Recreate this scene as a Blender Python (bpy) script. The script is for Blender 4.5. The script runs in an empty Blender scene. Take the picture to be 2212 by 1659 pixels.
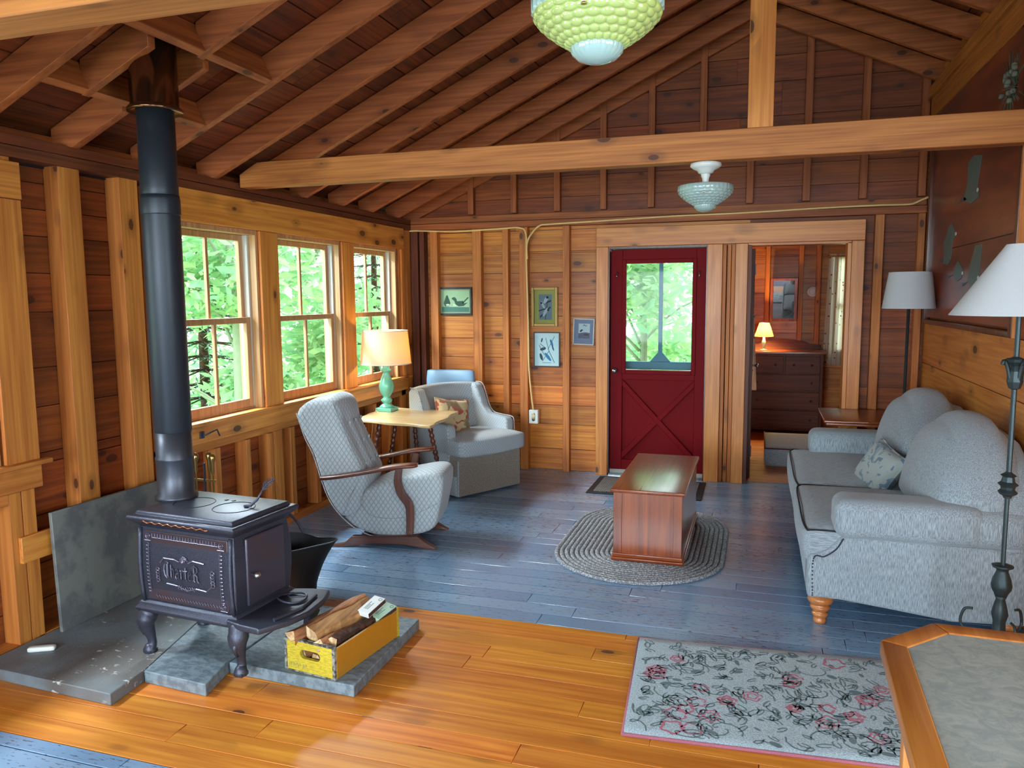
import bpy, bmesh, math, random
import numpy as np
from math import sin, cos, pi, radians as rad, sqrt
from mathutils import Vector as V, Matrix, noise
random.seed(7)
SC = bpy.context.scene
COL = SC.collection
# ------------------------------------------------------------------ camera
W_, H_ = 2212, 1659
F_, PITCH, YAW, ROLL = 1674.4356, rad(6.39015), rad(17.65686), rad(-0.408534)
EYE = V((0, 0, 1.58))
_f0 = V((-sin(YAW), cos(YAW), 0)); _r0 = V((cos(YAW), sin(YAW), 0)); _u0 = V((0, 0, 1))
FWD = _f0*cos(PITCH) - _u0*sin(PITCH); _u1 = _u0*cos(PITCH) + _f0*sin(PITCH)
RGT = _r0*cos(ROLL) + _u1*sin(ROLL); UP = -_r0*sin(ROLL) + _u1*cos(ROLL)
cam_d = bpy.data.cameras.new('camera'); cam = bpy.data.objects.new('camera', cam_d); COL.objects.link(cam)
cam.matrix_world = Matrix(((RGT.x, UP.x, -FWD.x, EYE.x), (RGT.y, UP.y, -FWD.y, EYE.y), (RGT.z, UP.z, -FWD.z, EYE.z), (0, 0, 0, 1)))
cam_d.sensor_fit = 'HORIZONTAL'; cam_d.sensor_width = 36; cam_d.lens = 36*F_/W_; cam_d.clip_start = .05; cam_d.clip_end = 200
SC.camera = cam
# ------------------------------------------------------------------ sky, daylight, exposure
SC.view_settings.view_transform = 'Standard'; SC.view_settings.look = 'None'
SC.view_settings.gamma = 1; SC.view_settings.use_curve_mapping = False
SC.view_settings.exposure = 0.42
wd = bpy.data.worlds.new('overcast_sky'); SC.world = wd; wd.use_nodes = True
_n = wd.node_tree.nodes; _bg = _n['Background']
_tc = _n.new('ShaderNodeTexCoord'); _sx = _n.new('ShaderNodeSeparateXYZ'); _cr = _n.new('ShaderNodeValToRGB')
wd.node_tree.links.new(_tc.outputs['Generated'], _sx.inputs[0]); wd.node_tree.links.new(_sx.outputs[2], _cr.inputs[0])
_cr.color_ramp.elements[0].position = .0; _cr.color_ramp.elements[0].color = (.80, .95, 1.0, 1)
_cr.color_ramp.elements[1].position = .5; _cr.color_ramp.elements[1].color = (.62, .85, 1.0, 1)
wd.node_tree.links.new(_cr.outputs[0], _bg.inputs[0]); _bg.inputs[1].default_value = 4.3
def area(name, loc, direction, sx, sy, watts, col, spread=180):
    l = bpy.data.lights.new(name, 'AREA'); l.shape = 'RECTANGLE'; l.size = sx; l.size_y = sy; l.energy = watts; l.color = col; l.spread = rad(spread)
    o = bpy.data.objects.new(name, l); COL.objects.link(o); o.location = loc
    o.rotation_euler = V(direction).to_track_quat('-Z', 'Y').to_euler(); return o
DAY = (.74, .89, 1.0)
area('daylight_fill_rear_west', (-1.55, -2.45, 1.35), (0, 1, -.34), 1.9, 1.5, 62, DAY, 115)  # area lamps added in unseen rear openings to fill the room
area('daylight_fill_rear_east', (1.55, -2.45, 1.35), (0, 1, -.34), 1.9, 1.5, 62, DAY, 115)
area('daylight_fill_east', (3.0, .1, 1.4), (-1, .25, -.1), 2.2, 1.3, 60, DAY)  # added fill lamp at an unseen opening east of the viewer
area('daylight_fill_west', (-3.0, -.35, 1.4), (1, .35, -.1), 1.5, 1.15, 45, DAY)  # added fill lamp at the unseen west opening
for _i, _y in enumerate((3.98, 4.99, 6.0, 2.0)): area('sky_boost_west_window', (-4.05, _y, 2.55), (1, 0, -1.0), .75, .42, 120, (.80, .94, 1.0))  # added lamps above the sightline, boosting sky light through the west windows
area('sky_boost_bedroom_window', (1.2, 10.9, 2.3), (0, -1, -.6), 1., .7, 24, (.80, .94, 1.0))  # added lamp outside, brightens the bedroom as sky would
area('sky_boost_red_door', (-.83, 8.1, 2.75), (0, -1, -1.0), .8, .5, 45, (.80, .97, .95))  # added lamp hidden above the door glass, standing in for sky
SC.cycles.max_bounces = 8; SC.cycles.diffuse_bounces = 5; SC.cycles.glossy_bounces = 3; SC.cycles.transmission_bounces = 6
SC.cycles.transparent_max_bounces = 12; SC.cycles.sample_clamp_indirect = 6; SC.cycles.caustics_reflective = False; SC.cycles.caustics_refractive = False
# ------------------------------------------------------------------ helpers
def B(x, y, ax, val):
    """the point where the sight line of photo position x, y meets a plane of the room"""
    d = FWD*F_ + RGT*(x - W_/2) - UP*(y - H_/2); t = (val - EYE[ax])/d[ax]; return EYE + d*t
def L(c):
    def g(u): u /= 255; return u/12.92 if u <= .04045 else ((u+.055)/1.055)**2.4
    return (g(c[0]), g(c[1]), g(c[2]), 1)
class MB:
    def __init__(s): s.v = []; s.f = []; s.mi = []; s.m = 0; s.sm = []; s.smooth = False
    def add(s, vs, fs):
        o = len(s.v); s.v += [tuple(p) for p in vs]
        for f in fs: s.f.append([i+o for i in f]); s.mi.append(s.m); s.sm.append(s.smooth)
        return s
    def box(s, x0, y0, z0, x1, y1, z1):
        if x0 > x1: x0, x1 = x1, x0
        if y0 > y1: y0, y1 = y1, y0
        if z0 > z1: z0, z1 = z1, z0
        return s.add([(x0,y0,z0),(x1,y0,z0),(x1,y1,z0),(x0,y1,z0),(x0,y0,z1),(x1,y0,z1),(x1,y1,z1),(x0,y1,z1)],
            [(0,3,2,1),(4,5,6,7),(0,1,5,4),(1,2,6,5),(2,3,7,6),(3,0,4,7)])
    def obox(s, c, u, v, w):
        c, u, v, w = V(c), V(u), V(v), V(w)
        P = [c-u-v-w, c+u-v-w, c+u+v-w, c-u+v-w, c-u-v+w, c+u-v+w, c+u+v+w, c-u+v+w]
        F = [(0,3,2,1),(4,5,6,7),(0,1,5,4),(1,2,6,5),(2,3,7,6),(3,0,4,7)]
        if u.cross(v).dot(w) < 0: F = [tuple(reversed(f)) for f in F]
        return s.add(P, F)
    def prism(s, poly, fn, d0, d1):
        n = len(poly); A = [V(fn(a, b, d0)) for a, b in poly]; Bq = [V(fn(a, b, d1)) for a, b in poly]
        nrm = V((0, 0, 0))
        for i in range(n): nrm += (A[i]).cross(A[(i+1) % n])
        out = nrm.dot(A[0]-Bq[0]) > 0
        F = [list(range(n)), list(range(2*n-1, n-1, -1))] + [(i, n+i, n+(i+1) % n, (i+1) % n) for i in range(n)]
        if not out: F = [list(reversed(f)) for f in F]
        return s.add(A+Bq, F)
    def tube(s, pts, r, n=8, cap=True, flat=None, smooth=True):
        pts = [V(p) for p in pts]; k = len(pts); rr = r if isinstance(r, (list, tuple)) else [r]*k
        vs = []; prev = None
        for i, p in enumerate(pts):
            t = (pts[min(i+1, k-1)] - pts[max(i-1, 0)])
            if t.length < 1e-9: t = V((0, 0, 1))
            t.normalize()
            if prev is None: a = t.orthogonal().normalized() if flat is None else (V(flat)-t*V(flat).dot(t)).normalized()
            else: a = (prev - t*prev.dot(t)); a = a.normalized() if a.length > 1e-6 else t.orthogonal().normalized()
            prev = a; b = t.cross(a)
            for j in range(n): q = 2*pi*j/n + (pi/4 if n == 4 else 0); vs.append(p + (a*cos(q)+b*sin(q))*rr[i])
        fs = [(i*n+j, i*n+(j+1) % n, (i+1)*n+(j+1) % n, (i+1)*n+j) for i in range(k-1) for j in range(n)]
        sv = s.smooth; s.smooth = smooth; s.add(vs, fs); s.smooth = sv
        if cap: o = len(s.v)-len(vs); s.f += [[o+j for j in range(n)][::-1], [o+(k-1)*n+j for j in range(n)]]; s.mi += [s.m]*2; s.sm += [False]*2
        return s
    def lathe(s, prof, c=(0, 0, 0), n=24, smooth=True, ripple=None):
        vs = []
        for i, (r, z) in enumerate(prof):
            for j in range(n):
                a = 2*pi*j/n; q = r*(1 + (ripple(a, i) if ripple else 0)); vs.append((c[0]+q*cos(a), c[1]+q*sin(a), c[2]+z))
        k = len(prof); up = prof[-1][1] >= prof[0][1]
        fs = [(i*n+j, i*n+(j+1) % n, (i+1)*n+(j+1) % n, (i+1)*n+j) for i in range(k-1) for j in range(n)]
        if not up: fs = [f[::-1] for f in fs]
        sv = s.smooth; s.smooth = smooth; s.add(vs, fs); s.smooth = sv
        o = len(s.v)-len(vs)
        for ring, flip in ((0, up), (k-1, not up)):
            if prof[ring][0] > 1e-4:
                f = [o+ring*n+j for j in range(n)]; s.f.append(f[::-1] if flip else f); s.mi.append(s.m); s.sm.append(False)
        return s
    def sheet(s, fn, nu, nv, wrap=False, smooth=True):
        vs = [fn(i/(nu-1 if not wrap else nu), j/(nv-1)) for i in range(nu) for j in range(nv)]
        fs = [(i*nv+j, ((i+1) % nu)*nv+j, ((i+1) % nu)*nv+j+1, i*nv+j+1) for i in range(nu if wrap else nu-1) for j in range(nv-1)]
        sv = s.smooth; s.smooth = smooth; s.add(vs, fs); s.smooth = sv; return s
    def rbox(s, c, h, r, puff=(0, 0, 0), n=10, warp=None):
        """rounded, optionally puffed box: centre c, half sizes h, corner radius r"""
        idx = {}; vs = []; fs = []
        def vert(p):
            key = tuple(round(q, 5) for q in p)
            if key not in idx:
                q = []
                for a in range(3): q.append(p[a]*h[a])
                core = [max(-(h[a]-r), min(h[a]-r, q[a])) for a in range(3)]
                d = V([q[a]-core[a] for a in range(3)])
                if d.length > 1e-9:
                    m = max(abs(x) for x in d); d = d.normalized()*m
                out = [core[a]+d[a] for a in range(3)]
                for a in range(3):
                    if puff[a]:
                        o1, o2 = (a+1) % 3, (a+2) % 3
                        out[a] += puff[a]*p[a]*max(0, 1-p[o1]**2)*max(0, 1-p[o2]**2)
                o = V((out[0]+c[0], out[1]+c[1], out[2]+c[2]))
                if warp: o = V(warp(o, p))
                idx[key] = len(vs); vs.append(o)
            return idx[key]
        g = [-1+2*i/n for i in range(n+1)]
        g = [math.copysign(abs(x)**.75, x) if x else 0. for x in g]
        for a in range(3):
            for sg in (-1, 1):
                o1, o2 = (a+1) % 3, (a+2) % 3
                for i in range(n):
                    for j in range(n):
                        q = []
                        for (ii, jj) in ((i, j), (i+1, j), (i+1, j+1), (i, j+1)):
                            p = [0, 0, 0]; p[a] = sg; p[o1] = g[ii]; p[o2] = g[jj]; q.append(vert(p))
                        fs.append(q if sg > 0 else q[::-1])
        sv = s.smooth; s.smooth = True; s.add(vs, fs); s.smooth = sv; return s
    def build(s, name, mat, parent=None, bevel=0, seg=2, sub=0, kind=None, smooth=None, angle=35, origin=None):
        me = bpy.data.meshes.new(name)
        vs = s.v
        if origin is not None: vs = [(p[0]-origin[0], p[1]-origin[1], p[2]-origin[2]) for p in vs]
        me.from_pydata(vs, [], s.f); me.update()
        for m in (mat if isinstance(mat, (list, tuple)) else [mat]): me.materials.append(m)
        me.polygons.foreach_set('material_index', s.mi)
        me.polygons.foreach_set('use_smooth', [smooth]*len(s.f) if smooth is not None else s.sm)
        o = bpy.data.objects.new(name, me); COL.objects.link(o)
        if origin is not None: o.location = origin
        if parent is not None: o.parent = parent
        if bevel:
            b = o.modifiers.new('bevel', 'BEVEL'); b.width = bevel; b.segments = seg; b.limit_method = 'ANGLE'; b.angle_limit = rad(angle)
            me.polygons.foreach_set('use_smooth', [True]*len(s.f)); me.set_sharp_from_angle(angle=rad(70)) if seg < 3 else None
            b.harden_normals = False
        if sub: q = o.modifiers.new('subdivision', 'SUBSURF'); q.levels = q.render_levels = sub
        if kind: o['kind'] = kind
        return o
def tag(o, label, cat, group=None, kind=None):
    o['label'] = label; o['category'] = cat
    if group: o['group'] = group
    if kind: o['kind'] = kind
    return o
def thing(name, label, cat, loc=(0, 0, 0), rz=0, group=None):
    o = bpy.data.objects.new(name, None); COL.objects.link(o); o.location = loc; o.rotation_euler = (0, 0, rz); o.empty_display_size = .1
    return tag(o, label, cat, group)
def copy_tree(o, parent=None):
    c = o.copy(); COL.objects.link(c)
    if parent: c.parent = parent
    for ch in [x for x in COL.objects if x.parent == o]: copy_tree(ch, c)
    return c
def bez(pts, n=8):
    """smooth curve through points"""
    P = [V(p) for p in pts]; out = []
    for i in range(len(P)-1):
        p0 = P[max(i-1, 0)]; p1 = P[i]; p2 = P[i+1]; p3 = P[min(i+2, len(P)-1)]
        for k in range(n):
            t = k/n; out.append(.5*((2*p1)+(p2-p0)*t+(2*p0-5*p1+4*p2-p3)*t*t+(3*p1-p0-3*p2+p3)*t**3))
    out.append(P[-1]); return out
# ------------------------------------------------------------------ materials
class NT:
    def __init__(s, name):
        s.mat = bpy.data.materials.new(name); s.mat.use_nodes = True; s.t = s.mat.node_tree; s.n = s.t.nodes
        s.p = s.n['Principled BSDF']; s.tc = s.n.new('ShaderNodeTexCoord')
    def link(s, a, b): s.t.links.new(a, b)
    def node(s, typ, **kw):
        n = s.n.new(typ)
        for k, v in kw.items():
            if k in ('ins',): continue
            setattr(n, k, v)
        return n
    def inp(s, n, key, val):
        i = n.inputs[key]
        if hasattr(val, 'is_linked') or isinstance(val, bpy.types.NodeSocket): s.link(val, i)
        else: i.default_value = val
    def math(s, op, a, b=0., c=None, clamp=False):
        n = s.node('ShaderNodeMath', operation=op, use_clamp=clamp); s.inp(n, 0, a); s.inp(n, 1, b)
        if c is not None: s.inp(n, 2, c)
        return n.outputs[0]
    def vm(s, op, a, b):
        n = s.node('ShaderNodeVectorMath', operation=op); s.inp(n, 0, a); s.inp(n, 1, b); return n.outputs[0]
    def noise(s, vec, scale, detail=3, rough=.5, dist=0):
        n = s.node('ShaderNodeTexNoise'); s.inp(n, 'Vector', vec); s.inp(n, 'Scale', scale); s.inp(n, 'Detail', detail); s.inp(n, 'Roughness', rough); s.inp(n, 'Distortion', dist); return n
    def mix(s, f, a, b, blend='MIX'):
        n = s.node('ShaderNodeMix', data_type='RGBA', blend_type=blend); s.inp(n, 0, f); s.inp(n, 6, a); s.inp(n, 7, b); return n.outputs[2]
    def ramp(s, f, stops, interp='LINEAR'):
        n = s.node('ShaderNodeValToRGB'); s.inp(n, 0, f); n.color_ramp.interpolation = interp; e = n.color_ramp.elements
        while len(e) < len(stops): e.new(.5)
        for i, (p, c) in enumerate(stops): e[i].position = p; e[i].color = c if len(c) == 4 else (*c, 1)
        return n.outputs[0]
    def step(s, f, a, b):
        n = s.node('ShaderNodeMapRange', interpolation_type='SMOOTHSTEP'); s.inp(n, 0, f); s.inp(n, 1, a); s.inp(n, 2, b); return n.outputs[0]
    def bump(s, h, strength=.3, dist=.005):
        n = s.node('ShaderNodeBump'); s.inp(n, 'Height', h); s.inp(n, 'Strength', strength); s.inp(n, 'Distance', dist); s.link(n.outputs[0], s.p.inputs['Normal'])
    def out(s, col, rough=.5, metal=0., coat=0., spec=None, sheen=0):
        s.inp(s.p, 'Base Color', col); s.inp(s.p, 'Roughness', rough); s.inp(s.p, 'Metallic', metal); s.inp(s.p, 'Coat Weight', coat); s.inp(s.p, 'Coat Roughness', .2)
        if spec is not None: s.inp(s.p, 'Specular IOR Level', spec)
        if sheen: s.inp(s.p, 'Sheen Weight', sheen)
        return s.mat
def plain(name, c, rough=.5, metal=0., var=.12, scale=18, bump=0., coat=0., spec=None, sheen=0):
    t = NT(name); c = L(c); n = t.noise(t.tc.outputs['Object'], scale, 4)
    lo = tuple(x*(1-var) for x in c[:3])+(1,); hi = tuple(min(1, x*(1+var)) for x in c[:3])+(1,)
    if bump: t.bump(n.outputs[0], bump, .004)
    return t.out(t.mix(n.outputs[0], lo, hi), rough, metal, coat, spec, sheen)
def wood(name, light, dark, axis=0, knot=(70, 32, 14), rough=.5, var=.35, coat=0., fine=1., knots=1., island=True, ks=1.):
    t = NT(name); v = t.tc.outputs['Object']
    if island:
        g = t.node('ShaderNodeNewGeometry'); rnd = g.outputs['Random Per Island']
        cb = t.node('ShaderNodeCombineXYZ')
        for i in range(3): t.inp(cb, i, t.math('MULTIPLY', rnd, (17., 31., 23.)[i]))
        v = t.vm('ADD', v, cb.outputs[0])
    else: rnd = .5
    sc = [7., 7., 7.]; sc[axis] = .55; sf = [55.*fine]*3; sf[axis] = 1.6; sk = [9.*ks]*3; sk[axis] = 4.6*ks
    broad = t.noise(t.vm('MULTIPLY', v, tuple(sc)), 1., 2, .5, .5).outputs[0]
    rings = t.math('ADD', t.math('MULTIPLY', t.math('SINE', t.math('MULTIPLY', broad, 30.)), .5), .5)
    fi = t.noise(t.vm('MULTIPLY', v, tuple(sf)), 1., 3, .6).outputs[0]
    f = t.math('ADD', t.math('MULTIPLY', rings, .35), t.math('MULTIPLY', t.step(fi, .3, .7), .65), clamp=True)
    col = t.mix(f, L(light), L(dark))
    if island or var:
        k = t.math('ADD', t.math('MULTIPLY', rnd, var), 1-var*.62)
        k3 = t.node('ShaderNodeCombineXYZ')
        t.inp(k3, 0, k); t.inp(k3, 1, t.math('MULTIPLY', k, t.math('ADD', t.math('MULTIPLY', t.math('FRACT', t.math('MULTIPLY', rnd, 7.31)) if island else .5, .22), .89))); t.inp(k3, 2, t.math('MULTIPLY', k, .97))
        col = t.mix(1., col, k3.outputs[0], 'MULTIPLY')
    if knots:
        vo = t.node('ShaderNodeTexVoronoi'); t.inp(vo, 'Vector', t.vm('MULTIPLY', v, tuple(sk))); t.inp(vo, 'Scale', 1.)
        sp = t.node('ShaderNodeSeparateColor'); t.link(vo.outputs['Color'], sp.inputs[0])
        on = t.math('GREATER_THAN', sp.outputs[0], 1-.30*knots)
        rr = t.math('ADD', t.math('MULTIPLY', sp.outputs[1], .12), .09)
        kn = t.math('SUBTRACT', 1., t.step(vo.outputs['Distance'], t.math('MULTIPLY', rr, .8), rr))
        halo = t.math('SUBTRACT', 1., t.step(vo.outputs['Distance'], rr, t.math('MULTIPLY', rr, 2.6)))
        col = t.mix(t.math('MULTIPLY', t.math('MULTIPLY', halo, on), .35), col, L(knot))
        col = t.mix(t.math('MULTIPLY', t.math('MULTIPLY', kn, on), .85), col, L(knot))
    t.bump(fi, .12, .002)
    return t.out(col, rough, 0, coat)
PINE_L, PINE_D = (224, 144, 54), (176, 90, 28)
M = {}
for i, a in enumerate('xyz'):
    M['pine_'+a] = wood('pine_board_'+a, PINE_L, PINE_D, i, rough=.48, var=.5, coat=.12, knots=1.8)
    M['stud_'+a] = wood('pine_stud_'+a, (214, 136, 62), (170, 94, 38), i, rough=.55, var=.25, knots=1.3)
    M['trim_'+a] = wood('pine_trim_'+a, (236, 160, 76), (200, 116, 46), i, rough=.42, var=.12, knots=1.4, coat=.15, ks=.8)
    M['beam_'+a] = wood('sawn_beam_'+a, (202, 128, 60), (154, 88, 36), i, rough=.6, var=.1, knots=1.4, fine=1.4)
    M['dark_'+a] = wood('dark_timber_'+a, (120, 62, 34), (78, 36, 20), i, rough=.55, var=.2)
    M['walnut_'+a] = wood('walnut_'+a, (112, 56, 32), (72, 32, 18), i, rough=.35, var=.1, knots=0, coat=.4, island=False)
    M['chest_'+a] = wood('chest_wood_'+a, (164, 78, 24), (116, 46, 12), i, rough=.28, var=.1, knots=.15, coat=.6, island=False)
    M['roof_'+a] = wood('roof_board_'+a, (136, 64, 26), (86, 36, 14), i, rough=.6, var=.45)
for i, a in enumerate('xyz'):
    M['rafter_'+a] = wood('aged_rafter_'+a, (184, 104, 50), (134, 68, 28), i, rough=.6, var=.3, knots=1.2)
    M['old_'+a] = wood('aged_shaded_pine_board_'+a, (160, 82, 32), (108, 48, 18), i, rough=.55, var=.45, knots=1.8)  # aged pine; also carries the shade on the north wall's right half
M['amber_floor'] = wood('amber_floor_board', (230, 146, 52), (190, 102, 26), 0, rough=.45, var=.22, coat=.05, knots=.9, ks=1., fine=.7)
def painted_floor():
    t = NT('worn_blue_grey_floor_paint'); g = t.node('ShaderNodeNewGeometry'); rnd = g.outputs['Random Per Island']; v = t.tc.outputs['Object']
    w = t.noise(t.vm('MULTIPLY', v, (20., 90., 1.)), 1., 4, .62).outputs[0]
    w2 = t.noise(v, 1.3, 3).outputs[0]
    worn = t.step(t.math('ADD', w, t.math('MULTIPLY', w2, .25)),   .70, .76)
    base = t.mix(rnd, L((100, 134, 168)), L((132, 162, 190)))
    base = t.mix(t.math('MULTIPLY', t.step(w2, .45, .75), .35), base, L((128, 122, 124)))
    col = t.mix(t.math('MULTIPLY', worn, .75), base, L((58, 60, 70)))
    t.bump(worn, .15, .001)
    return t.out(col, t.math('ADD', t.math('MULTIPLY', w, .2), .14), coat=.45)
M['paint_floor'] = painted_floor()
def diamond_fabric(name, c1, c2, size):
    t = NT(name); v = t.tc.outputs['Object']; sx = t.node('ShaderNodeSeparateXYZ'); t.link(v, sx.inputs[0])
    x, y, z = sx.outputs; nz = t.node('ShaderNodeSeparateXYZ'); t.link(t.tc.outputs['Normal'], nz.inputs[0])
    top = t.math('GREATER_THAN', t.math('ABSOLUTE', nz.outputs[2]), .72)
    zt = t.math('MULTIPLY', z, t.math('SUBTRACT', 1., top))
    a = t.math('ADD', t.math('MULTIPLY', x, 1.45), t.math('ADD', y, t.math('MULTIPLY', zt, 1.)))
    b0 = t.math('SUBTRACT', t.math('ADD', t.math('MULTIPLY', x, 1.45), y), zt); b1 = t.math('SUBTRACT', t.math('MULTIPLY', x, 1.45), y)
    mx = t.node('ShaderNodeMix', data_type='FLOAT'); t.inp(mx, 0, top); t.inp(mx, 2, b0); t.inp(mx, 3, b1); b = mx.outputs[0]
    def tri(q): return t.math('ABSOLUTE', t.math('SUBTRACT', t.math('FRACT', t.math('MULTIPLY', q, 1/size)), .5))
    ta, tb = tri(a), tri(b); line = t.math('MINIMUM', ta, tb)
    ring = t.math('ABSOLUTE', t.math('SUBTRACT', line, .22)); ln = t.math('SUBTRACT', 1., t.step(line, .03, .10)); l2 = t.math('SUBTRACT', 1., t.step(ring, .0, .05))
    pat = t.math('MAXIMUM', ln, t.math('MULTIPLY', l2, .6))
    weave = t.noise(v, 320, 2).outputs[0]
    col = t.mix(t.math('MULTIPLY', pat, .75), L(c1), L(c2)); col = t.mix(t.math('MULTIPLY', weave, .3), col, L(c2))
    t.bump(t.math('SUBTRACT', t.math('MULTIPLY', weave, .2), pat), .5, .004)
    return t.out(col, .85, sheen=.3)
M['quilt'] = diamond_fabric('diamond_quilted_fabric', (196, 202, 202), (104, 116, 130), .045)
M['quilt_small'] = diamond_fabric('diamond_woven_fabric', (188, 196, 198), (112, 122, 134), .03)
def speckle(name, c1, c2, scale, stretch=(1, 1, 1), rough=.9, bump=.4, amt=1., sheen=.3, lo=.42, hi=.6):
    t = NT(name); n = t.noise(t.vm('MULTIPLY', t.tc.outputs['Object'], stretch), scale, 4, .6).outputs[0]
    t.bump(n, bump, .004); return t.out(t.mix(t.math('MULTIPLY', t.step(n, lo, hi), amt), L(c1), L(c2)), rough, sheen=sheen)
M['chenille'] = speckle('grey_chenille', (176, 188, 194), (130, 142, 150), 90, (4., 4., .32))
M['chenille_h'] = speckle('grey_chenille_flat', (174, 184, 190), (136, 146, 154), 90, (.32, 4., 4.))
M['skirt'] = speckle('taupe_skirt_fabric', (150, 138, 124), (108, 98, 90), 150, (1, 1, 1), amt=.8)
M['iron'] = speckle('matte_cast_iron', (78, 80, 94), (62, 64, 76), 260, rough=.38, bump=.25, sheen=0)
M['iron'].node_tree.nodes['Principled BSDF'].inputs['Metallic'].default_value = .55
M['iron_rust'] = speckle('cast_iron_with_brown_bloom', (80, 74, 86), (88, 70, 72), 5, rough=.4, bump=.1, sheen=0)
M['iron_rust'].node_tree.nodes['Principled BSDF'].inputs['Metallic'].default_value = .5
M['black_pipe'] = plain('black_stovepipe_steel', (40, 46, 54), .42, .3, bump=.05)
M['pipe_grey'] = plain('grey_pipe_steel', (72, 74, 82), .38, .6)
M['bronze_metal'] = plain('smoked_insulated_pipe_metal', (128, 96, 72), .18, .95)
M['brass'] = plain('aged_brass', (170, 140, 84), .28, .9)
M['steel'] = plain('bright_steel', (190, 192, 192), .25, .95)
M['verdigris'] = plain('dark_green_bronze', (62, 74, 76), .45, .6, bump=.3, scale=60)
M['slate'] = speckle('slate_stone', (124, 140, 148), (100, 114, 124), 26, (1, 1.6, 1), rough=.55, bump=.8, sheen=0)
def stained_slate():
    t = NT('stained_slate'); v = t.tc.outputs['Object']; n = t.noise(v, 12, 6, .65).outputs[0]; b = t.noise(v, 2.2, 2).outputs[0]; s = t.noise(t.vm('MULTIPLY', v, (22., 40., 30.)), 1., 4, .6).outputs[0]; a = t.noise(v, 4., 1).outputs[0]
    col = t.mix(n, L((92, 102, 110)), L((130, 140, 144))); col = t.mix(t.math('MULTIPLY', t.step(b, .42, .62), .6), col, L((88, 68, 52)))
    col = t.mix(t.math('MULTIPLY', t.step(s, .60, .66), t.step(a, .5, .6)), col, L((190, 196, 192))); t.bump(n, .7, .006)
    return t.out(col, .6)
M['slate_stained'] = stained_slate()
M['slate_wall'] = speckle('grey_slate_sheet', (120, 122, 116), (96, 98, 98), 7, rough=.6, bump=.25, sheen=0)
M['red'] = plain('dark_red_door_paint', (122, 3, 14), .6, var=.06, scale=6, coat=0, spec=.15)
M['white'] = plain('white_enamel', (226, 228, 222), .4, var=.03)
M['cream'] = plain('cream_plastic', (222, 206, 160), .4, var=.03)
M['wire'] = plain('cream_cable', (236, 200, 132), .45, var=.05)
M['teal'] = plain('teal_paint', (62, 130, 148), .5, var=.08)
M['sash'] = wood('sash_wood', (206, 160, 112), (166, 120, 78), 2, rough=.4, var=.1, knots=0)
M['jamb'] = plain('pale_vinyl_track', (190, 190, 180), .35, var=.05)
M['mint'] = plain('mint_ceramic_glaze', (112, 192, 164), .25, var=.05, coat=.5)
M['mat_black'] = plain('black_rubber', (28, 28, 30), .7)
M['plastic_blue'] = plain('pale_blue_hardshell', (124, 156, 182), .4, var=.03)
M['lampshade_white'] = plain('white_linen_shade', (214, 216, 218), .85, var=.04, scale=120)
M['paper'] = plain('paper', (226, 222, 210), .8, var=.04)
M['soot'] = plain('soot_black', (18, 18, 20), .6)
M['split_wood'] = wood('split_firewood', (206, 146, 96), (130, 80, 48), 1, rough=.8, var=.3, knots=.2)
M['end_grain'] = speckle('pale_end_grain', (220, 190, 146), (180, 140, 96), 30, sheen=0)
M['bark'] = speckle('brown_bark', (98, 62, 42), (60, 38, 26), 30, sheen=0, bump=.9)
M['pale_bark'] = plain('grey_green_bark', (150, 158, 130), .9)
M['charcoal'] = plain('charcoal_cord', (40, 42, 46), .9)
M['yellow'] = speckle('chipped_yellow_paint', (204, 184, 52), (158, 138, 44), 40, (1, 1, 4), rough=.55, bump=.15, sheen=0, amt=.6)
M['crate_edge'] = speckle('weathered_grey_wood', (150, 148, 140), (64, 58, 52), 40, sheen=0)
M['pink_fabric'] = None
def glass(name, tint=(1, 1, 1, 1), rough=0.):
    t = NT(name); tr = t.node('ShaderNodeBsdfTransparent'); tr.inputs[0].default_value = tint; gl = t.node('ShaderNodeBsdfGlossy'); gl.inputs['Roughness'].default_value = .02
    fr = t.node('ShaderNodeLayerWeight'); fr.inputs[0].default_value = .5; fz = t.math('ADD', t.math('MULTIPLY', t.math('POWER', fr.outputs['Facing'], 4.), .5), .006); mx = t.node('ShaderNodeMixShader'); t.link(fz, mx.inputs[0]); t.link(tr.outputs[0], mx.inputs[1]); t.link(gl.outputs[0], mx.inputs[2])
    t.link(mx.outputs[0], t.n['Material Output'].inputs[0]); return t.mat
M['pane'] = glass('window_pane')
def bowl_glass(name, c, alpha):
    t = NT(name); t.inp(t.p, 'Base Color', L(c)); t.inp(t.p, 'Roughness', .12); t.inp(t.p, 'Transmission Weight', 0.); t.inp(t.p, 'Coat Weight', .8); t.inp(t.p, 'Alpha', alpha)
    t.inp(t.p, 'Subsurface Weight', .0); return t.mat
M['clear_glass'] = bowl_glass('pressed_clear_glass', (176, 200, 194), .8)
M['green_glass'] = bowl_glass('frosted_green_glass', (178, 190, 110), 1.)
def mirror():
    t = NT('mirror_silver'); return t.out(L((210, 216, 216)), .02, 1.)
M['mirror'] = mirror()
def shade_lit(name, c, trans, c2):
    t = NT(name); d = t.node('ShaderNodeBsdfDiffuse'); tr = t.node('ShaderNodeBsdfTranslucent'); w = t.noise(t.tc.outputs['Object'], 160, 2).outputs[0]
    col = t.mix(w, L(c), tuple(x*.9 for x in L(c)[:3])+(1,)); t.link(col, d.inputs[0]); tr.inputs[0].default_value = L(c2); mx = t.node('ShaderNodeMixShader'); mx.inputs[0].default_value = trans
    t.link(d.outputs[0], mx.inputs[1]); t.link(tr.outputs[0], mx.inputs[2]); t.link(mx.outputs[0], t.n['Material Output'].inputs[0]); return t.mat
M['shade_linen'] = shade_lit('linen_shade', (228, 220, 206), .28, (240, 150, 50))
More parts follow.
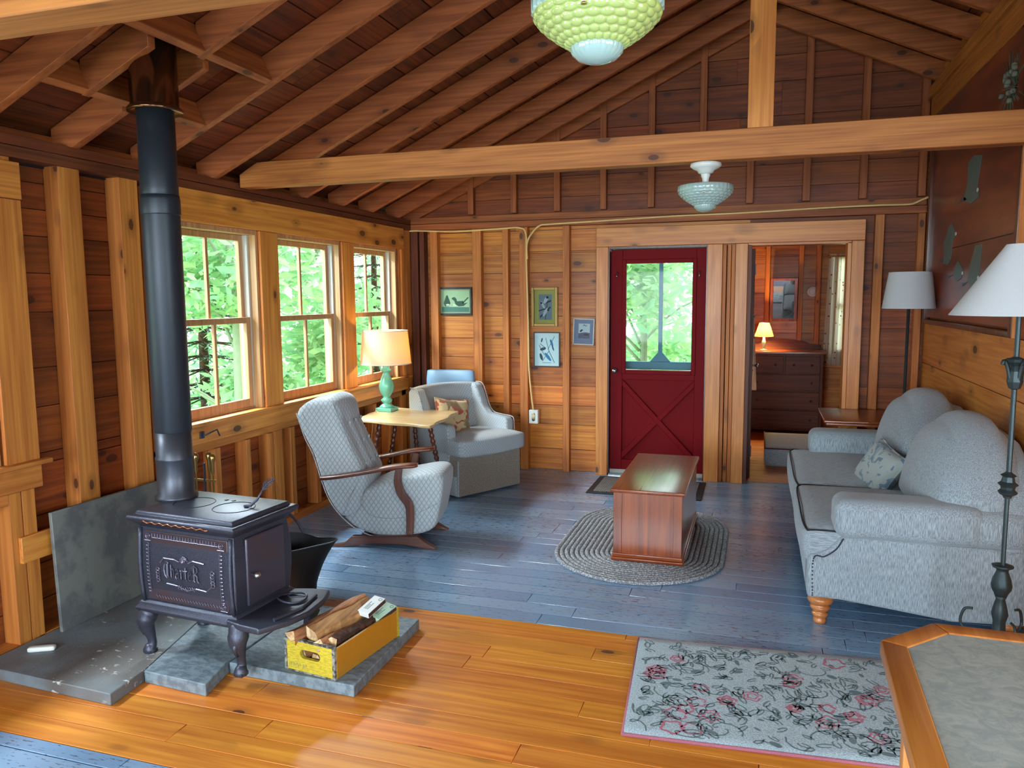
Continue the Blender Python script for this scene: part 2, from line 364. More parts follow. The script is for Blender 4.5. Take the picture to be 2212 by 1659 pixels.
M['shade_small'] = shade_lit('small_cloth_shade', (238, 220, 150), .3, (244, 186, 70))
M['bulb'] = None
def emis(name, c, s):
    t = NT(name); t.inp(t.p, 'Base Color', L(c)); t.inp(t.p, 'Emission Color', L(c)); t.inp(t.p, 'Emission Strength', s); return t.mat
M['bulb'] = emis('warm_bulb', (255, 190, 110), 12.)
def leaf(name, c1, c2):
    t = NT(name); g = t.node('ShaderNodeNewGeometry'); col = t.mix(g.outputs['Random Per Island'], L(c1), L(c2)); d = t.node('ShaderNodeBsdfDiffuse'); tr = t.node('ShaderNodeBsdfTranslucent')
    t.link(col, d.inputs[0]); t.link(col, tr.inputs[0]); mx = t.node('ShaderNodeMixShader'); mx.inputs[0].default_value = .45
    t.link(d.outputs[0], mx.inputs[1]); t.link(tr.outputs[0], mx.inputs[2]); t.link(mx.outputs[0], t.n['Material Output'].inputs[0]); return t.mat
M['leaf'] = leaf('maple_leaf_green', (204, 226, 166), (150, 196, 150))
M['needle'] = leaf('spruce_needle_green', (160, 196, 156), (112, 158, 130))
def floral(name, base, a, b, scale):
    t = NT(name); v = t.tc.outputs['Object']; wv = t.vm('ADD', v, t.vm('MULTIPLY', t.noise(v, scale*.7, 2).outputs['Color'], (.06, .06, .06)))
    n1 = t.noise(wv, scale, 1, .4, 1.2).outputs[0]; n2 = t.noise(wv, scale*.8, 1, .4, 1.5).outputs[0]
    col = t.mix(t.step(n1, .54, .58), L(base), L(a)); col = t.mix(t.math('MULTIPLY', t.step(n2, .58, .61), .8), col, L(b)); return t.out(col, .9, sheen=.2)
M['pink_fabric'] = floral('pink_floral_fabric', (196, 172, 130), (168, 82, 66), (120, 110, 74), 12)
M['blue_fabric'] = floral('blue_leaf_fabric', (174, 182, 178), (110, 134, 150), (130, 150, 160), 16)
M['curtain'] = None
def curtain():
    t = NT('sprigged_curtain'); v = t.tc.outputs['Object']; vo = t.node('ShaderNodeTexVoronoi'); t.inp(vo, 'Vector', v); t.inp(vo, 'Scale', 16.)
    col = t.mix(t.math('SUBTRACT', 1., t.step(vo.outputs['Distance'], .14, .2)), L((232, 222, 200)), L((150, 70, 60))); d = t.node('ShaderNodeBsdfDiffuse'); tr = t.node('ShaderNodeBsdfTranslucent')
    t.link(col, d.inputs[0]); t.link(col, tr.inputs[0]); mx = t.node('ShaderNodeMixShader'); mx.inputs[0].default_value = .3
    t.link(d.outputs[0], mx.inputs[1]); t.link(tr.outputs[0], mx.inputs[2]); t.link(mx.outputs[0], t.n['Material Output'].inputs[0]); return t.mat
M['curtain'] = curtain()
# ================================================================== THE HOUSE
XL, XR, YB, YR = -3.12, 1.23, 6.73, -2.6         # stud faces: west, partition, north, rear
ZP = 2.30                                         # top of wall plate
def roofz(x): return 3.72 - .46*abs(x)            # underside of rafters
def boards(mb, axis, fixed, thick, a0, a1, z0, z1, holes=(), hmin=.17, hmax=.27, top=None, splits=True):
    """horizontal boards on a wall plane; holes are (a0, a1, z0, z1); a board is a box of its own with a hair of gap"""
    z = z0
    while z < z1 - .02:
        h = random.uniform(hmin, hmax); zt = min(z+h, z1)
        if z1 - zt < .06: zt = z1
        cuts = sorted({z, zt} | {q for hh in holes for q in hh[2:] if z < q < zt})
        for k in range(len(cuts)-1):
            c0, c1 = cuts[k], cuts[k+1]; b0, b1 = a0, a1
            if top: b0, b1 = top(c0, b0, b1)
            segs = [(b0, b1)]
            for hh in holes:
                if hh[2] < (c0+c1)/2 < hh[3]:
                    ns = []
                    for s0, s1 in segs:
                        if hh[1] <= s0 or hh[0] >= s1: ns.append((s0, s1)); continue
                        if hh[0] > s0: ns.append((s0, hh[0]))
                        if hh[1] < s1: ns.append((hh[1], s1))
                    segs = ns
            for s0, s1 in segs:
                parts = [s0, s1]
                if splits and s1-s0 > 2.2: m = random.uniform(s0+.6, s1-.6); parts = [s0, m, s1]
                for q in range(len(parts)-1):
                    e = .0025; j = random.uniform(0, .004)
                    if axis == 'x': mb.box(parts[q]+e*.3, fixed+j, c0+e, parts[q+1]-e*.3, fixed+thick, c1-e)
                    else: mb.box(fixed+j*(1 if thick > 0 else -1), parts[q]+e*.3, c0+e, fixed+thick, parts[q+1]-e*.3, c1-e)
        z = zt
def structure(o): o['kind'] = 'structure'; return o
# --- floor: strips of grey paint, amber varnish, grey paint
fl = MB(); fl.m = 0
def strip(y0, y1, w, m, x0=-3.3, x1=3.2):
    fl.m = m; y = y0
    while y < y1-.01:
        yt = min(y+w*random.uniform(.97, 1.03), y1)
        if y1-yt < .03: yt = y1
        xs = [x0]
        while xs[-1] < x1-1.2: xs.append(xs[-1]+random.uniform(1.0, 2.8))
        xs[-1] = x1 if len(xs) > 1 else xs[-1]
        if len(xs) == 1: xs.append(x1)
        e = .0012 if m == 1 else .003
        for k in range(len(xs)-1): fl.box(xs[k]+.001, y+e, -.03, xs[k+1]-.001, yt-e, 0)
        y = yt
strip(-2.6, 2.005, .13, 0); strip(2.005, 3.485, .118, 1); strip(3.485, 6.82, .118, 0)
floor = fl.build('floor', [M['paint_floor'], M['amber_floor']], bevel=.0015, seg=1); structure(floor)
MB().box(-3.3, -2.7, -.09, 3.3, 6.9, -.032).build('subfloor', M['soot'], floor)
bf = MB(); 
for k in range(24): bf.box(-.3, 6.82+k*.125, -.03, 2.6, 6.82+k*.125+.122, 0)
bedfloor = structure(bf.build('floor', M['amber_floor']))
# --- north wall (towards the red door and the bedroom)
DH = (-1.25, -.415, 0, 1.985); BH = (-.095, .665, 0, 1.985)
nb = MB(); boards(nb, 'x', 6.80, .022, -3.2, -.09, 0, 2.28, [DH])
wall_n = structure(nb.build('wall_north', M['pine_x']))
nb = MB(); boards(nb, 'x', 6.80, .022, -.09, 1.30, 0, 2.28, [BH]); nb.build('shaded_boards', M['old_x'], wall_n)  # boards around the bedroom doorway darkened, that side's shade put into the colour
gb = MB(); boards(gb, 'x', 6.80, .022, -3.2, 3.2, 2.28, 3.86, [], top=lambda z, a, b: (-min(3.2, (3.92-z)/.46), min(3.2, (3.92-z)/.46)))
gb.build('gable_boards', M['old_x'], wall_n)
for x0, x1 in [(-3.12, -3.05), (-3.03, -2.985)]: MB().box(x0, YB-.02, 0, x1, 6.80, 2.2).build('corner_post', M['dark_z'], wall_n)
for x0, x1 in [(-2.935, -2.86), (-2.515, -2.43), (-2.225, -2.17), (-2.065, -1.99), (-1.665, -1.605), (.847, .912), (1.15, 1.20)]:
    MB().box(x0, YB, 0, x1, 6.80, 2.2).build('stud', M['stud_z'], wall_n, bevel=.002)
for x0, x1 in [(-.30, -.27), (-.262, -.232), (-.228, -.198)]: MB().box(x0, YB+.005, 0, x1, 6.80, 2.0).build('stud', M['stud_z'], wall_n, bevel=.002)
for x in (-2.53, -2.12, -1.72, -1.31, -.90, -.48, -.10, .333, .75, 1.165, 1.6, 2.0):
    MB().box(x-.027, YB+.01, 2.33, x+.027, 6.80, roofz(x)+.14).build('gable_stud', M['rafter_z'], wall_n, bevel=.002)
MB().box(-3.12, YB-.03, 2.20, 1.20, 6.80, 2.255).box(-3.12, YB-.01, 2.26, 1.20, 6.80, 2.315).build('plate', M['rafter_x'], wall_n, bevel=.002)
for a, b, z0, z1 in [(-3.25, DH[0], 0, 2.28), (DH[1], BH[0], 0, 2.28), (DH[0], DH[1], 1.985, 2.28), (BH[0], BH[1], 1.985, 2.28), (BH[1], 1.4, 0, 2.28)]: MB().box(a, 6.823, z0, b, 6.84, z1).build('sheathing', M['dark_x'], wall_n)
q = MB(); q.prism([(-3.4, 2.28), (3.4, 2.28), (3.4, 2.4), (0, 3.92), (-3.4, 2.4)], lambda a, b, d: (a, d, b), 6.823, 6.84); q.build('sheathing', M['dark_x'], wall_n)
# casing of both doors
t1 = structure(MB().box(-1.356, YB-.045, 2.005, .775, YB-.02, 2.165).build('trim_1', M['trim_x'], bevel=.003))
MB().box(-1.356, YB-.04, 0, -1.252, YB+.0, 2.003).build('casing', M['trim_z'], t1, bevel=.003)
MB().box(-.42, YB-.04, 0, -.30, YB+.0, 2.003).build('casing', M['trim_z'], t1, bevel=.003)
MB().box(-.196, YB-.04, 0, -.10, YB+.0, 2.003).build('casing', M['trim_z'], t1, bevel=.003)
MB().box(.682, YB-.04, 0, .775, YB+.0, 2.003).build('casing', M['trim_z'], t1, bevel=.003)
MB().box(-.098, YB-.03, 0, -.07, 6.87, 1.99).build('jamb', M['dark_z'], t1)
MB().box(.652, YB-.03, 0, .68, 6.87, 1.99).build('jamb', M['trim_z'], t1)
MB().box(-.098, YB-.03, 1.985, .68, 6.87, 2.003).build('jamb', M['trim_x'], t1)
MB().box(-1.254, YB-.03, 0, -1.242, 6.87, 1.99).box(-.428, YB-.03, 0, -.418, 6.87, 1.99).box(-1.254, YB-.03, 1.985, -.418, 6.87, 2.003).build('jamb', M['walnut_z'], t1)
# threshold
MB().box(-1.25, 6.70, 0, -.415, 6.95, .022).build('threshold', M['steel'], t1)
# --- red door
def quad_on_door(mb, pts, y0, y1): mb.prism(pts, lambda a, b, d: (a, d, b), y0, y1)
door = structure(thing('door_1', 'dark red exterior door with tall glass pane and crossbuck panel', 'door', (-1.238, 6.755, 0)))
del door['category']
dx = lambda x: x+1.238
d = MB()
x0, x1 = 0, .815
gx0, gx1, gz0, gz1 = dx(-1.105), dx(-.543), .94, 1.86
for bx in [(x0, 0, .022, gx0-.03, .042, 1.98), (gx1+.03, 0, .022, x1, .042, 1.98), (gx0-.03, 0, gz1+.03, gx1+.03, .042, 1.98), (gx0-.03, 0, .022, gx1+.03, .042, .14), (gx0-.03, 0, .855, gx1+.03, .042, gz0-.03)]: d.box(*bx)
d.build('door_leaf', M['red'], door, bevel=.003)
d = MB(); pw = .035
for bx in [(gx0-.035, -.012, gz0-.035, gx0, .03, gz1+.035), (gx1, -.012, gz0-.035, gx1+.035, .03, gz1+.035), (gx0, -.012, gz1, gx1, .03, gz1+.035), (gx0, -.012, gz0-.035, gx1, .03, gz0)]: d.box(*bx)
d.build('glass_moulding', M['red'], door, bevel=.004)
MB().box(gx0, .012, gz0, gx1, .018, gz1).build('glass', M['pane'], door)
d = MB(); d.box(gx0-.03, .030, .14, gx1+.03, .038, .855); d.build('panel', M['red'], door)
d = MB(); cx, cz = (gx0+gx1)/2, .50; hx, hz = (gx1-gx0)/2+.03, .355
for sg in (-1, 1):
    n = V((-sg*hz, hx)).normalized()*.045
    d.prism([(cx-hx-n.x*0+0, cz-sg*hz-.06), (cx-hx, cz-sg*hz+.06), (cx+hx, cz+sg*hz+.06), (cx+hx, cz+sg*hz-.06)], lambda a, b, q: (a, q, min(max(b, .135), .86)), .0+(.003 if sg > 0 else 0), .03)
d.build('crossbuck', M['red'], door, bevel=.006)
k = MB(); k.lathe([(.02, 0), (.022, .004), (.01, .008), (.009, .03), (.02, .04), (.024, .055), (.016, .066), (0, .068)], n=16); kn = k.build('knob', M['steel'], door); kn.rotation_euler = (pi/2, 0, 0); kn.location = (.045, 0, .935)
k = MB(); k.tube([(0, 0, .03), (0, -.03, .03), (0, -.035, 0), (0, -.05, -.02), (0, -.055, 0)], .005); k.build('coat_hook', M['steel'], door).location = (.06, 0, 1.76)
k = MB(); k.tube([(0, 0, .03), (0, -.03, .03), (0, -.035, 0), (0, -.05, -.02), (0, -.055, 0)], .005); k.build('coat_hook', M['steel'], door).location = (.755, 0, 1.76)
MB().box(0, -.008, .022, .815, .0, .05).build('sweep', M['jamb'], door)
# teal screen door beyond it
sd = thing('screen_door', 'teal storm door seen through the glass of the red door', 'door', (-.83, 6.96, 0))
s_ = MB()
for bx in [(-.41, -.02, 0, -.33, .02, 1.98), (.33, -.02, 0, .41, .02, 1.98), (-.33, -.02, 1.88, .33, .02, 1.98), (-.33, -.02, .93, .33, .02, 1.0), (-.33, -.015, .0, .33, .015, .90), (-.017, -.015, 1.0, .017, .015, 1.88)]: s_.box(*bx)
s_.prism([(-.09, 1.0), (.09, 1.0), (.012, 1.09), (-.012, 1.09)], lambda a, b, q: (a, q, b), -.016, .016)
s_.build('door_frame', M['teal'], sd, bevel=.003)
MB().box(-.33, -.018, .905, .33, .018, .925).build('kick_rail', M['steel'], sd)
# --- west wall with windows
WZ0, WZ1 = .865, 2.0
WIN = [(3.60, 4.37), (4.57, 5.42), (5.60, 6.40)]
W0 = (1.55, 2.48); WX = (-1.15, .45)
holes = [(a, b, WZ0, WZ1) for a, b in WIN+[W0, WX]]
wb = MB(); boards(wb, 'y', -3.21, -.022, -2.7, 6.82, 0, 2.35, holes)
wall_w = structure(wb.build('wall_west', M['old_y']))
def stud(y0, y1, z0, z1, x=XL, m='stud_z', name='stud'): return MB().box(-3.21, y0, z0, x, y1, z1).build(name, M[m], wall_w, bevel=.002)
for y0, y1, z0, z1 in [(2.50, 2.56, 0, 2.2), (2.565, 2.63, 0, 2.2), (2.875, 2.995, 0, 2.2), (3.235, 3.36, 0, 2.2), (3.46, 3.52, 0, 2.2),
    (3.86, 3.91, .05, .68), (4.16, 4.205, .05, .68), (4.41, 4.45, 0, .68), (4.46, 4.56, 0, .684), (4.66, 4.71, .05, .68), (4.98, 5.03, .05, .68), (5.28, 5.33, .05, .68), (5.44, 5.58, 0, .684), (5.9, 5.95, .05, .68), (6.2, 6.25, .05, .68), (6.45, 6.54, 0, 2.2), (6.62, 6.70, 0, 2.2),
    (2.10, 2.15, .05, .68), (1.7, 1.75, .05, .68), (1.40, 1.50, 0, 2.2), (.9, .95, 0, 2.2), (.5, .6, 0, 2.2)]: stud(y0, y1, z0, z1)
MB().box(-3.21, 3.46, .685, XL, 6.7, .735).box(-3.21, .6, .685, XL, 2.50, .735).build('rail', M['stud_y'], wall_w, bevel=.002)
MB().box(-3.21, -2.6, 0, XL, 2.5, .045).box(-3.21, 2.6, 0, XL, 6.7, .045).build('sole_plate', M['stud_y'], wall_w, bevel=.002)
MB().box(-3.21, -2.6, 2.20, XL+.01, 6.8, 2.25).box(-3.21, -2.6, 2.255, XL, 6.8, 2.30).build('plate', M['dark_y'], wall_w, bevel=.002)
MB().box(XL+.0, 2.53, .33+.08, XL+.02, 2.90, .53).build('cleat', M['trim_y'], wall_w, bevel=.003)
# header casing, mullion casings, sill
t2 = structure(MB().box(XL, 3.50, 2.02, XL+.022, 6.52, 2.205).build('trim_2', M['trim_y'], bevel=.003))
for y0, y1 in [(3.50, 3.60), (4.37, 4.565), (5.42, 5.60), (6.47, 6.52)]: MB().box(XL, y0, .865, XL+.02, y1, 2.018).build('mullion_casing', M['trim_z'], t2, bevel=.003)
MB().box(-3.2, 3.48, .845, XL+.045, 6.60, .865).build('sill', M['trim_y'], t2, bevel=.004)
MB().box(XL, 3.52, .737, XL+.02, 6.56, .845).build('apron', M['trim_y'], t2, bevel=.003)
t3 = structure(MB().box(XL, 1.40, 2.02, XL+.022, 2.66, 2.18).build('trim_3', M['stud_y'], bevel=.003))
MB().box(XL, 2.49, .865, XL+.02, 2.655, 2.018).build('side_casing', M['stud_z'], t3, bevel=.003)
MB().box(XL, 1.40, .865, XL+.02, 1.54, 2.018).build('side_casing', M['stud_z'], t3, bevel=.003)
MB().box(-3.2, 1.38, .842, XL+.045, 2.70, .865).build('sill', M['stud_y'], t3, bevel=.004)
MB().box(XL, 1.42, .737, XL+.02, 2.66, .84).build('apron', M['stud_y'], t3, bevel=.003)
def window(n, y0, y1):
    w = structure(thing('window_%d' % n, 'double hung wooden window', 'window', (-3.17, y0, WZ0))); del w['category']; del w['label']
    W = y1-y0; Hh = WZ1-WZ0+.02; f = MB()
    f.box(-.10, 0, 0, .05, .025, Hh); f.box(-.10, W-.025, 0, .05, W, Hh); f.box(-.10, .025, Hh-.03, .05, W-.025, Hh); f.box(-.10, .025, 0, .0, W-.025, .012)
    f.build('window_frame', M['sash'], w, bevel=.002)
    f = MB(); f.box(-.075, .025, .012, .0, .045, Hh-.03); f.box(-.075, W-.045, .012, .0, W-.025, Hh-.03); f.build('side_track', M['jamb'], w, bevel=.003)
    mid = Hh*.5+.0
    for nm, xa, z0, z1 in (('upper_sash', -.065, mid-.02, Hh-.03), ('lower_sash', -.03, .012, mid+.02)):
        s = MB(); a, b = .042, W-.042; t = .04; th = .03
        s.box(xa, a, z0, xa+th, a+t, z1); s.box(xa, b-t, z0, xa+th, b, z1); s.box(xa, a+t, z1-.038, xa+th, b-t, z1); s.box(xa, a+t, z0, xa+th, b-t, z0+(.055 if nm == 'lower_sash' else .038))
        m = (a+b)/2; s.box(xa+.004, m-.011, z0+.03, xa+th-.004, m+.011, z1-.03)
        q = s.build(nm, M['sash'], w, bevel=.003)
        g = MB(); g.box(xa+.012, a+.02, z0+.02, xa+.016, b-.02, z1-.02); g.build('pane', M['pane'], q)
    return w
for i, (a, b) in enumerate([W0]+WIN): window(i+1, a, b)
window(5, WX[0], (WX[0]+WX[1])/2); window(6, (WX[0]+WX[1])/2, WX[1])
for y0, y1, z0, z1 in [(-2.7, WX[0], 0, 2.35), (WX[1], W0[0], 0, 2.35), (W0[1], 3.60, 0, 2.35), (4.37, 4.57, 0, 2.35), (5.42, 5.60, 0, 2.35), (6.40, 6.85, 0, 2.35)] + [(a, b, z0, z1) for a, b in WIN+[W0, WX] for z0, z1 in ((0, WZ0), (WZ1, 2.35))]:
    MB().box(-3.25, y0, z0, -3.233, y1, z1).build('sheathing', M['dark_y'], wall_w)
# --- partition (east) wall
pb = MB(); boards(pb, 'y', XR, .022, 2.3, 6.80, 0, 1.355, [], .22, .3); pw_ = structure(pb.build('wall_east', M['trim_y']))
p2 = MB(); boards(p2, 'y', XR, .022, 2.3, 6.80, 1.355, 3.2, []); p2.build('upper_boards', M['old_y'], pw_)
MB().box(XR-.03, 2.3, 2.895, XR+.0, 6.79, 3.05).box(XR-.05, 2.3, 3.052, XR+.02, 6.79, 3.13).build('header', M['stud_y'], pw_, bevel=.003)
MB().box(XR+.0, 2.28, 0, XR+.12, 2.30, 3.2).build('end_boards', M['trim_z'], pw_)
MB().box(XR+.03, 2.30, 0, XR+.12, 6.8, 3.6).build('back_lining', M['pine_y'], pw_)
# --- rear and far east walls, out of the picture but closing the room
wr = MB(); RH = [(-2.5, -.6, .6, 2.1), (.6, 2.5, .6, 2.1)]
boards(wr, 'x', -2.62, -.022, -3.2, 3.2, 0, 3.86, RH, top=lambda z, a, b: (max(a, -(3.92-z)/.46), min(b, (3.92-z)/.46)))
structure(wr.build('wall_south', M['pine_x']))
we = MB(); boards(we, 'y', 3.12, .022, -2.7, 2.3, 0, 2.35, [(-1.0, 1.2, .75, 2.05)]); boards(we, 'x', 2.30, .022, XR+.12, 3.2, 0, 3.2, [])
structure(we.build('wall_south_east', M['pine_y']))
# --- roof
rf = MB()
for sg in (-1, 1):
    s = -.02
    while s < 3.62:
        w = random.uniform(.17, .23); s1 = min(s+w, 3.66)
        xa, xb = s, s1
        ys = [-2.75]
        while ys[-1] < 5.2: ys.append(ys[-1]+random.uniform(1.2, 3.2))
        ys.append(6.86)
        for k in range(len(ys)-1):
            A = V((sg*xa, ys[k]+.001, roofz(xa)+.155)); Bp = V((sg*(xb-.008), ys[k]+.001, roofz(xb-.008)+.155)); dz = V((sg*.46, 0, 1)).normalized()*.02
            yv = V((0, ys[k+1]-ys[k]-.003, 0)); c = (A+Bp+yv)/2+dz/2; rf.obox(c, (Bp-A)/2, yv/2, dz/2)
        s = s1
ceil = structure(rf.build('ceiling', M['roof_y']))
for sg in (-1, 1):
    A = V((0, 0, 3.915)); Bp = V((sg*3.7, 0, 3.915-.46*3.7)); q = MB(); q.obox((A+Bp)/2+V((0, 2.05, .03)), (Bp-A)/2, (0, 4.85, 0), V((sg*.46, 0, 1)).normalized()*.02); q.build('roof_deck', M['soot'], ceil)
def rafter(sg, y, xa, xb, name='rafter', w=.022):
    r = MB(); u0, u1 = roofz(xa), roofz(xb); h = .148
    P = [(xa, u0), (xb, u1), (xb, u1+h), (xa, u0+h)]
    if abs(xb) > 3.0: P = [(xa, u0), (3.10, roofz(3.10)), (3.22, roofz(3.22)+.08), (3.22, roofz(3.22)+h), (xa, u0+h)]
    r.prism(P, lambda a, b, d: (sg*a, d, b), y-w, y+w); 
    # seen from below the grain runs down the slope
    return r.build(name, M['rafter_x'], ceil, bevel=.002)
LY = [6.77, 6.43, 5.93, 5.45, 4.93, 4.45, 3.965, 3.455, 2.475, 1.98, 1.49, 1.0, .5, 0, -.5, -1.0, -1.5, -2.0, -2.5]
for y in LY: rafter(-1, y, .02, 3.2)
rafter(-1, 2.965, .02, 2.39-.02); rafter(-1, 2.965, 2.77+.022, 3.2); rafter(-1, 2.965-.245+.0, 2.39+.02, 2.77, w=.02)
rafter(-1, 3.05, 2.39+.02, 2.77, w=.02)
for xh in (2.37, 2.775):
    sl = V((.46, 0, 1)).normalized(); al = V((1, 0, -.46)).normalized()
    MB().obox((-xh, 2.965, roofz(xh)+.074), (0, .465, 0), (-al.x*.02, 0, al.z*.02), V((-sl.x, 0, sl.z))*.066).build('chimney_header', M['rafter_y'], ceil, bevel=.002)
for y in (6.67, 6.18, 5.70, 5.21, 4.72, 4.23, 3.74, 3.25, 2.76): rafter(1, y, .02, 1.30)
for y in (2.2, 1.7, 1.2, .7, .2, -.3, -.8, -1.3, -1.8, -2.3): rafter(1, y, .02, 3.2)
MB().box(-.02, -2.6, 3.70, .02, 6.8, 3.90).build('ridge_board', M['stud_y'], ceil, bevel=.002)
# eave blocking, dark behind the plate
MB().box(-3.36, -2.7, 2.19, -3.20, 6.85, 2.2).build('soffit', M['soot'], ceil); MB().box(-3.36, -2.7, 2.2, -3.33, 6.85, 2.6).build('eave_board', M['soot'], ceil); MB().box(3.33, -2.7, 2.2, 3.36, 6.85, 2.6).build('eave_board', M['soot'], ceil)
# beams and post
bm = MB(); P = [(-3.11, 2.27), (1.21, 2.27), (1.21, 2.42), (-2.98, 2.42), (-3.11, 2.35)]; bm.prism(P, lambda a, b, d: (a, d, b), 4.20, 4.295)
tag(bm.build('tie_beam', M['beam_x'], bevel=.004), 'long sawn tie beam across the room carrying the upright post', 'beam', 'tie beams')
bm = MB(); P = [(-3.11, 2.27), (3.0, 2.27), (3.0, 2.42), (-2.98, 2.42), (-3.11, 2.35)]; bm.prism(P, lambda a, b, d: (a, d, b), 1.515, 1.645)
tag(bm.build('tie_beam', M['beam_x'], bevel=.004), 'tie beam nearest the viewer, pale underside, crossing above the stovepipe end of the room', 'beam', 'tie beams')
tag(MB().box(-.082, 4.215, 2.421, .042, 4.265, 3.70).build('king_post', M['trim_z'], bevel=.003), 'upright post standing on the tie beam up to the ridge', 'post')
# --- bedroom shell
b1 = MB(); boards(b1, 'x', 9.80, .022, -.3, 2.5, 0, 2.7, [(.80, 1.6, .9, 2.05)]); br = structure(b1.build('wall_bedroom_north', M['pine_x']))
b2 = MB(); boards(b2, 'y', -.14, -.022, 6.83, 9.8, 0, 2.7, []); structure(b2.build('wall_bedroom_west', M['pine_y']))
for a, b, z0, z1 in [(-.3, .80, 0, 2.7), (1.6, 2.6, 0, 2.7), (.80, 1.6, 0, .9), (.80, 1.6, 2.05, 2.7)]: MB().box(a, 9.823, z0, b, 9.84, z1).build('sheathing', M['dark_x'], br)
MB().box(2.423, 6.8, 0, 2.44, 9.84, 2.7).box(-.18, 6.86, 0, -.163, 9.84, 2.7).build('sheathing', M['dark_y'], br)
b3 = MB(); boards(b3, 'y', 2.4, .022, 6.83, 9.8, 0, 2.7, []); structure(b3.build('wall_bedroom_east', M['pine_y']))
structure(MB().box(-.3, 6.83, 2.62, 2.5, 9.9, 2.66).build('ceiling_bedroom', M['roof_y']))
MB().box(-.2, 6.84, 2.0, 2.45, 6.86, 2.62).box(.7, 6.84, 0, 2.45, 6.86, 2.0).build('lining', M['pine_x'], wall_n)
for x0 in (.06, .43, .62, 1.75): MB().box(x0, 9.72, 0, x0+.05, 9.8, 2.6).build('stud', M['stud_z'], br, bevel=.002)
wbf = structure(thing('window_7', 'x', 'x', (1.20, 9.78, .9))); del wbf['category']; del wbf['label']
s = MB()
for bx in [(-.38, 0, 0, -.33, .06, 1.15), (.33, 0, 0, .38, .06, 1.15), (-.33, 0, 0, .33, .06, .05), (-.33, 0, 1.1, .33, .06, 1.15), (-.33, .01, .55, .33, .04, .59)]: s.box(*bx)
s.build('window_frame', M['sash'], wbf)
# ================================================================== OUTSIDE
def leafcloud(mb, c, r, n, size, flat=1., rng=random):
    for _ in range(n):
        while True:
            p = V((rng.uniform(-1, 1), rng.uniform(-1, 1), rng.uniform(-1, 1)))
            if .25 < p.length < 1: break
        p = V((p.x*r[0], p.y*r[1], p.z*r[2]))+V(c); s = size*rng.uniform(.6, 1.3)
        a = V((rng.uniform(-1, 1), rng.uniform(-1, 1), rng.uniform(-.5, .5))).normalized(); b = a.cross(V((rng.uniform(-1, 1), rng.uniform(-1, 1), rng.uniform(-.2, 1.6)))).normalized()
        mb.add([p-a*s, p+b*s*.45-a*s*.1, p+a*s, p-b*s*.45-a*s*.1], [(0, 1, 2, 3)])
def broadleaf(x, y, z0, h, r, n, label, size=.085, rng=None):
    rg = random.Random(int(x*100+y*10)); t = thing('maple_tree', label, 'tree', (x, y, z0), 0, 'trees outside the windows')
    tr = MB(); tr.tube(bez([(0, 0, 0), (.05, .03, h*.4), (-.04, .05, h*.8)], 5), [.07*(1-.06*i) for i in range(11)], 7)
    lv = MB()
    for _ in range(9):
        a = rg.uniform(0, 2*pi); zz = rg.uniform(.15, .95)*h; e = V((cos(a)*r*.75, sin(a)*r*.75, zz+.25)); tr.tube(bez([(0, 0, zz*.8), e*.5+V((0, 0, zz*.45)), e], 4), [.022*(1-.08*i) for i in range(9)], 5)
    for _ in range(14):
        a = rg.uniform(0, 2*pi); q = rg.uniform(.0, .85)*r; leafcloud(lv, (cos(a)*q, sin(a)*q, rg.uniform(.05, 1.)*h), (r*.45, r*.45, .42), n//14, size, rng=rg)
    tr.build('trunk', M['pale_bark'], t); lv.build('foliage', M['leaf'], t); return t
def spruce(x, y, z0, h, r, label):
    rg = random.Random(int(x*77+y*13)); t = thing('spruce_tree', label, 'tree', (x, y, z0), 0, 'trees outside the windows')
    tr = MB(); tr.tube([(0, 0, 0), (0, 0, h)], [.08, .015], 7); nd = MB(); k = 0; z = .25
    while z < h:
        rr = r*(1-z/h)+.08
        for j in range(9):
            a = 2*pi*j/9+k*.7; e = V((cos(a)*rr, sin(a)*rr, z-.12*rr)); tr.tube([(0, 0, z), e], [.012, .004], 4)
            for _ in range(int(34*rr/r)+8):
                q = rg.random(); p = V((0, 0, z)).lerp(e, q)+V((rg.uniform(-.07, .07), rg.uniform(-.07, .07), rg.uniform(-.06, .03)))
                d = V((cos(a)+rg.uniform(-.9, .9), sin(a)+rg.uniform(-.9, .9), rg.uniform(-.4, .3))).normalized(); sd = d.cross(V((0, 0, 1))).normalized()*.012
                nd.add([p, p+d*.05+sd, p+d*.11, p+d*.05-sd], [(0, 1, 2, 3)])
        z += .17; k += 1
    tr.build('trunk', M['bark'], t); nd.build('foliage', M['needle'], t); return t
g = MB(); g.sheet(lambda u, v: (-32+60*u, -10+50*v, -.75+.15*noise.noise(V((u*9, v*9, 0)))), 30, 30)
gr = g.build('ground', M['leaf'])
structure(gr)
broadleaf(-5.3, 6.9, -.7, 4.2, 1.15, 5200, 'broadleaf tree outside the window nearest the stovepipe')
broadleaf(-5.6, 9.1, -.7, 4.4, 1.2, 5200, 'broadleaf tree outside the middle west window')
spruce(-6.4, 7.8, -.7, 4.6, 1.1, 'spruce standing behind the maples, seen in the window nearest the stovepipe')
spruce(-5.7, 10.9, -.7, 4.6, 1.1, 'spruce seen through the west window beside the corner')
broadleaf(-6.6, 12.6, -.7, 4.6, 1.3, 2400, 'broadleaf tree far out beyond the corner window')
broadleaf(-5.3, 4.3, -.7, 4.0, 1.1, 2000, 'broadleaf tree beyond the window left of the slate sheet')
broadleaf(-8.6, 10.4, -.7, 5.6, 1.7, 2600, 'tall broadleaf tree in the second row outside the middle west window', .1)
broadleaf(-1.5, 10.3, -.7, 4.2, 1.15, 5600, 'leafy tree framed by the glass of the red door')
broadleaf(-2.4, 13.4, -.7, 5.2, 1.6, 5600, 'larger leafy tree behind the one framed by the red door', .1)
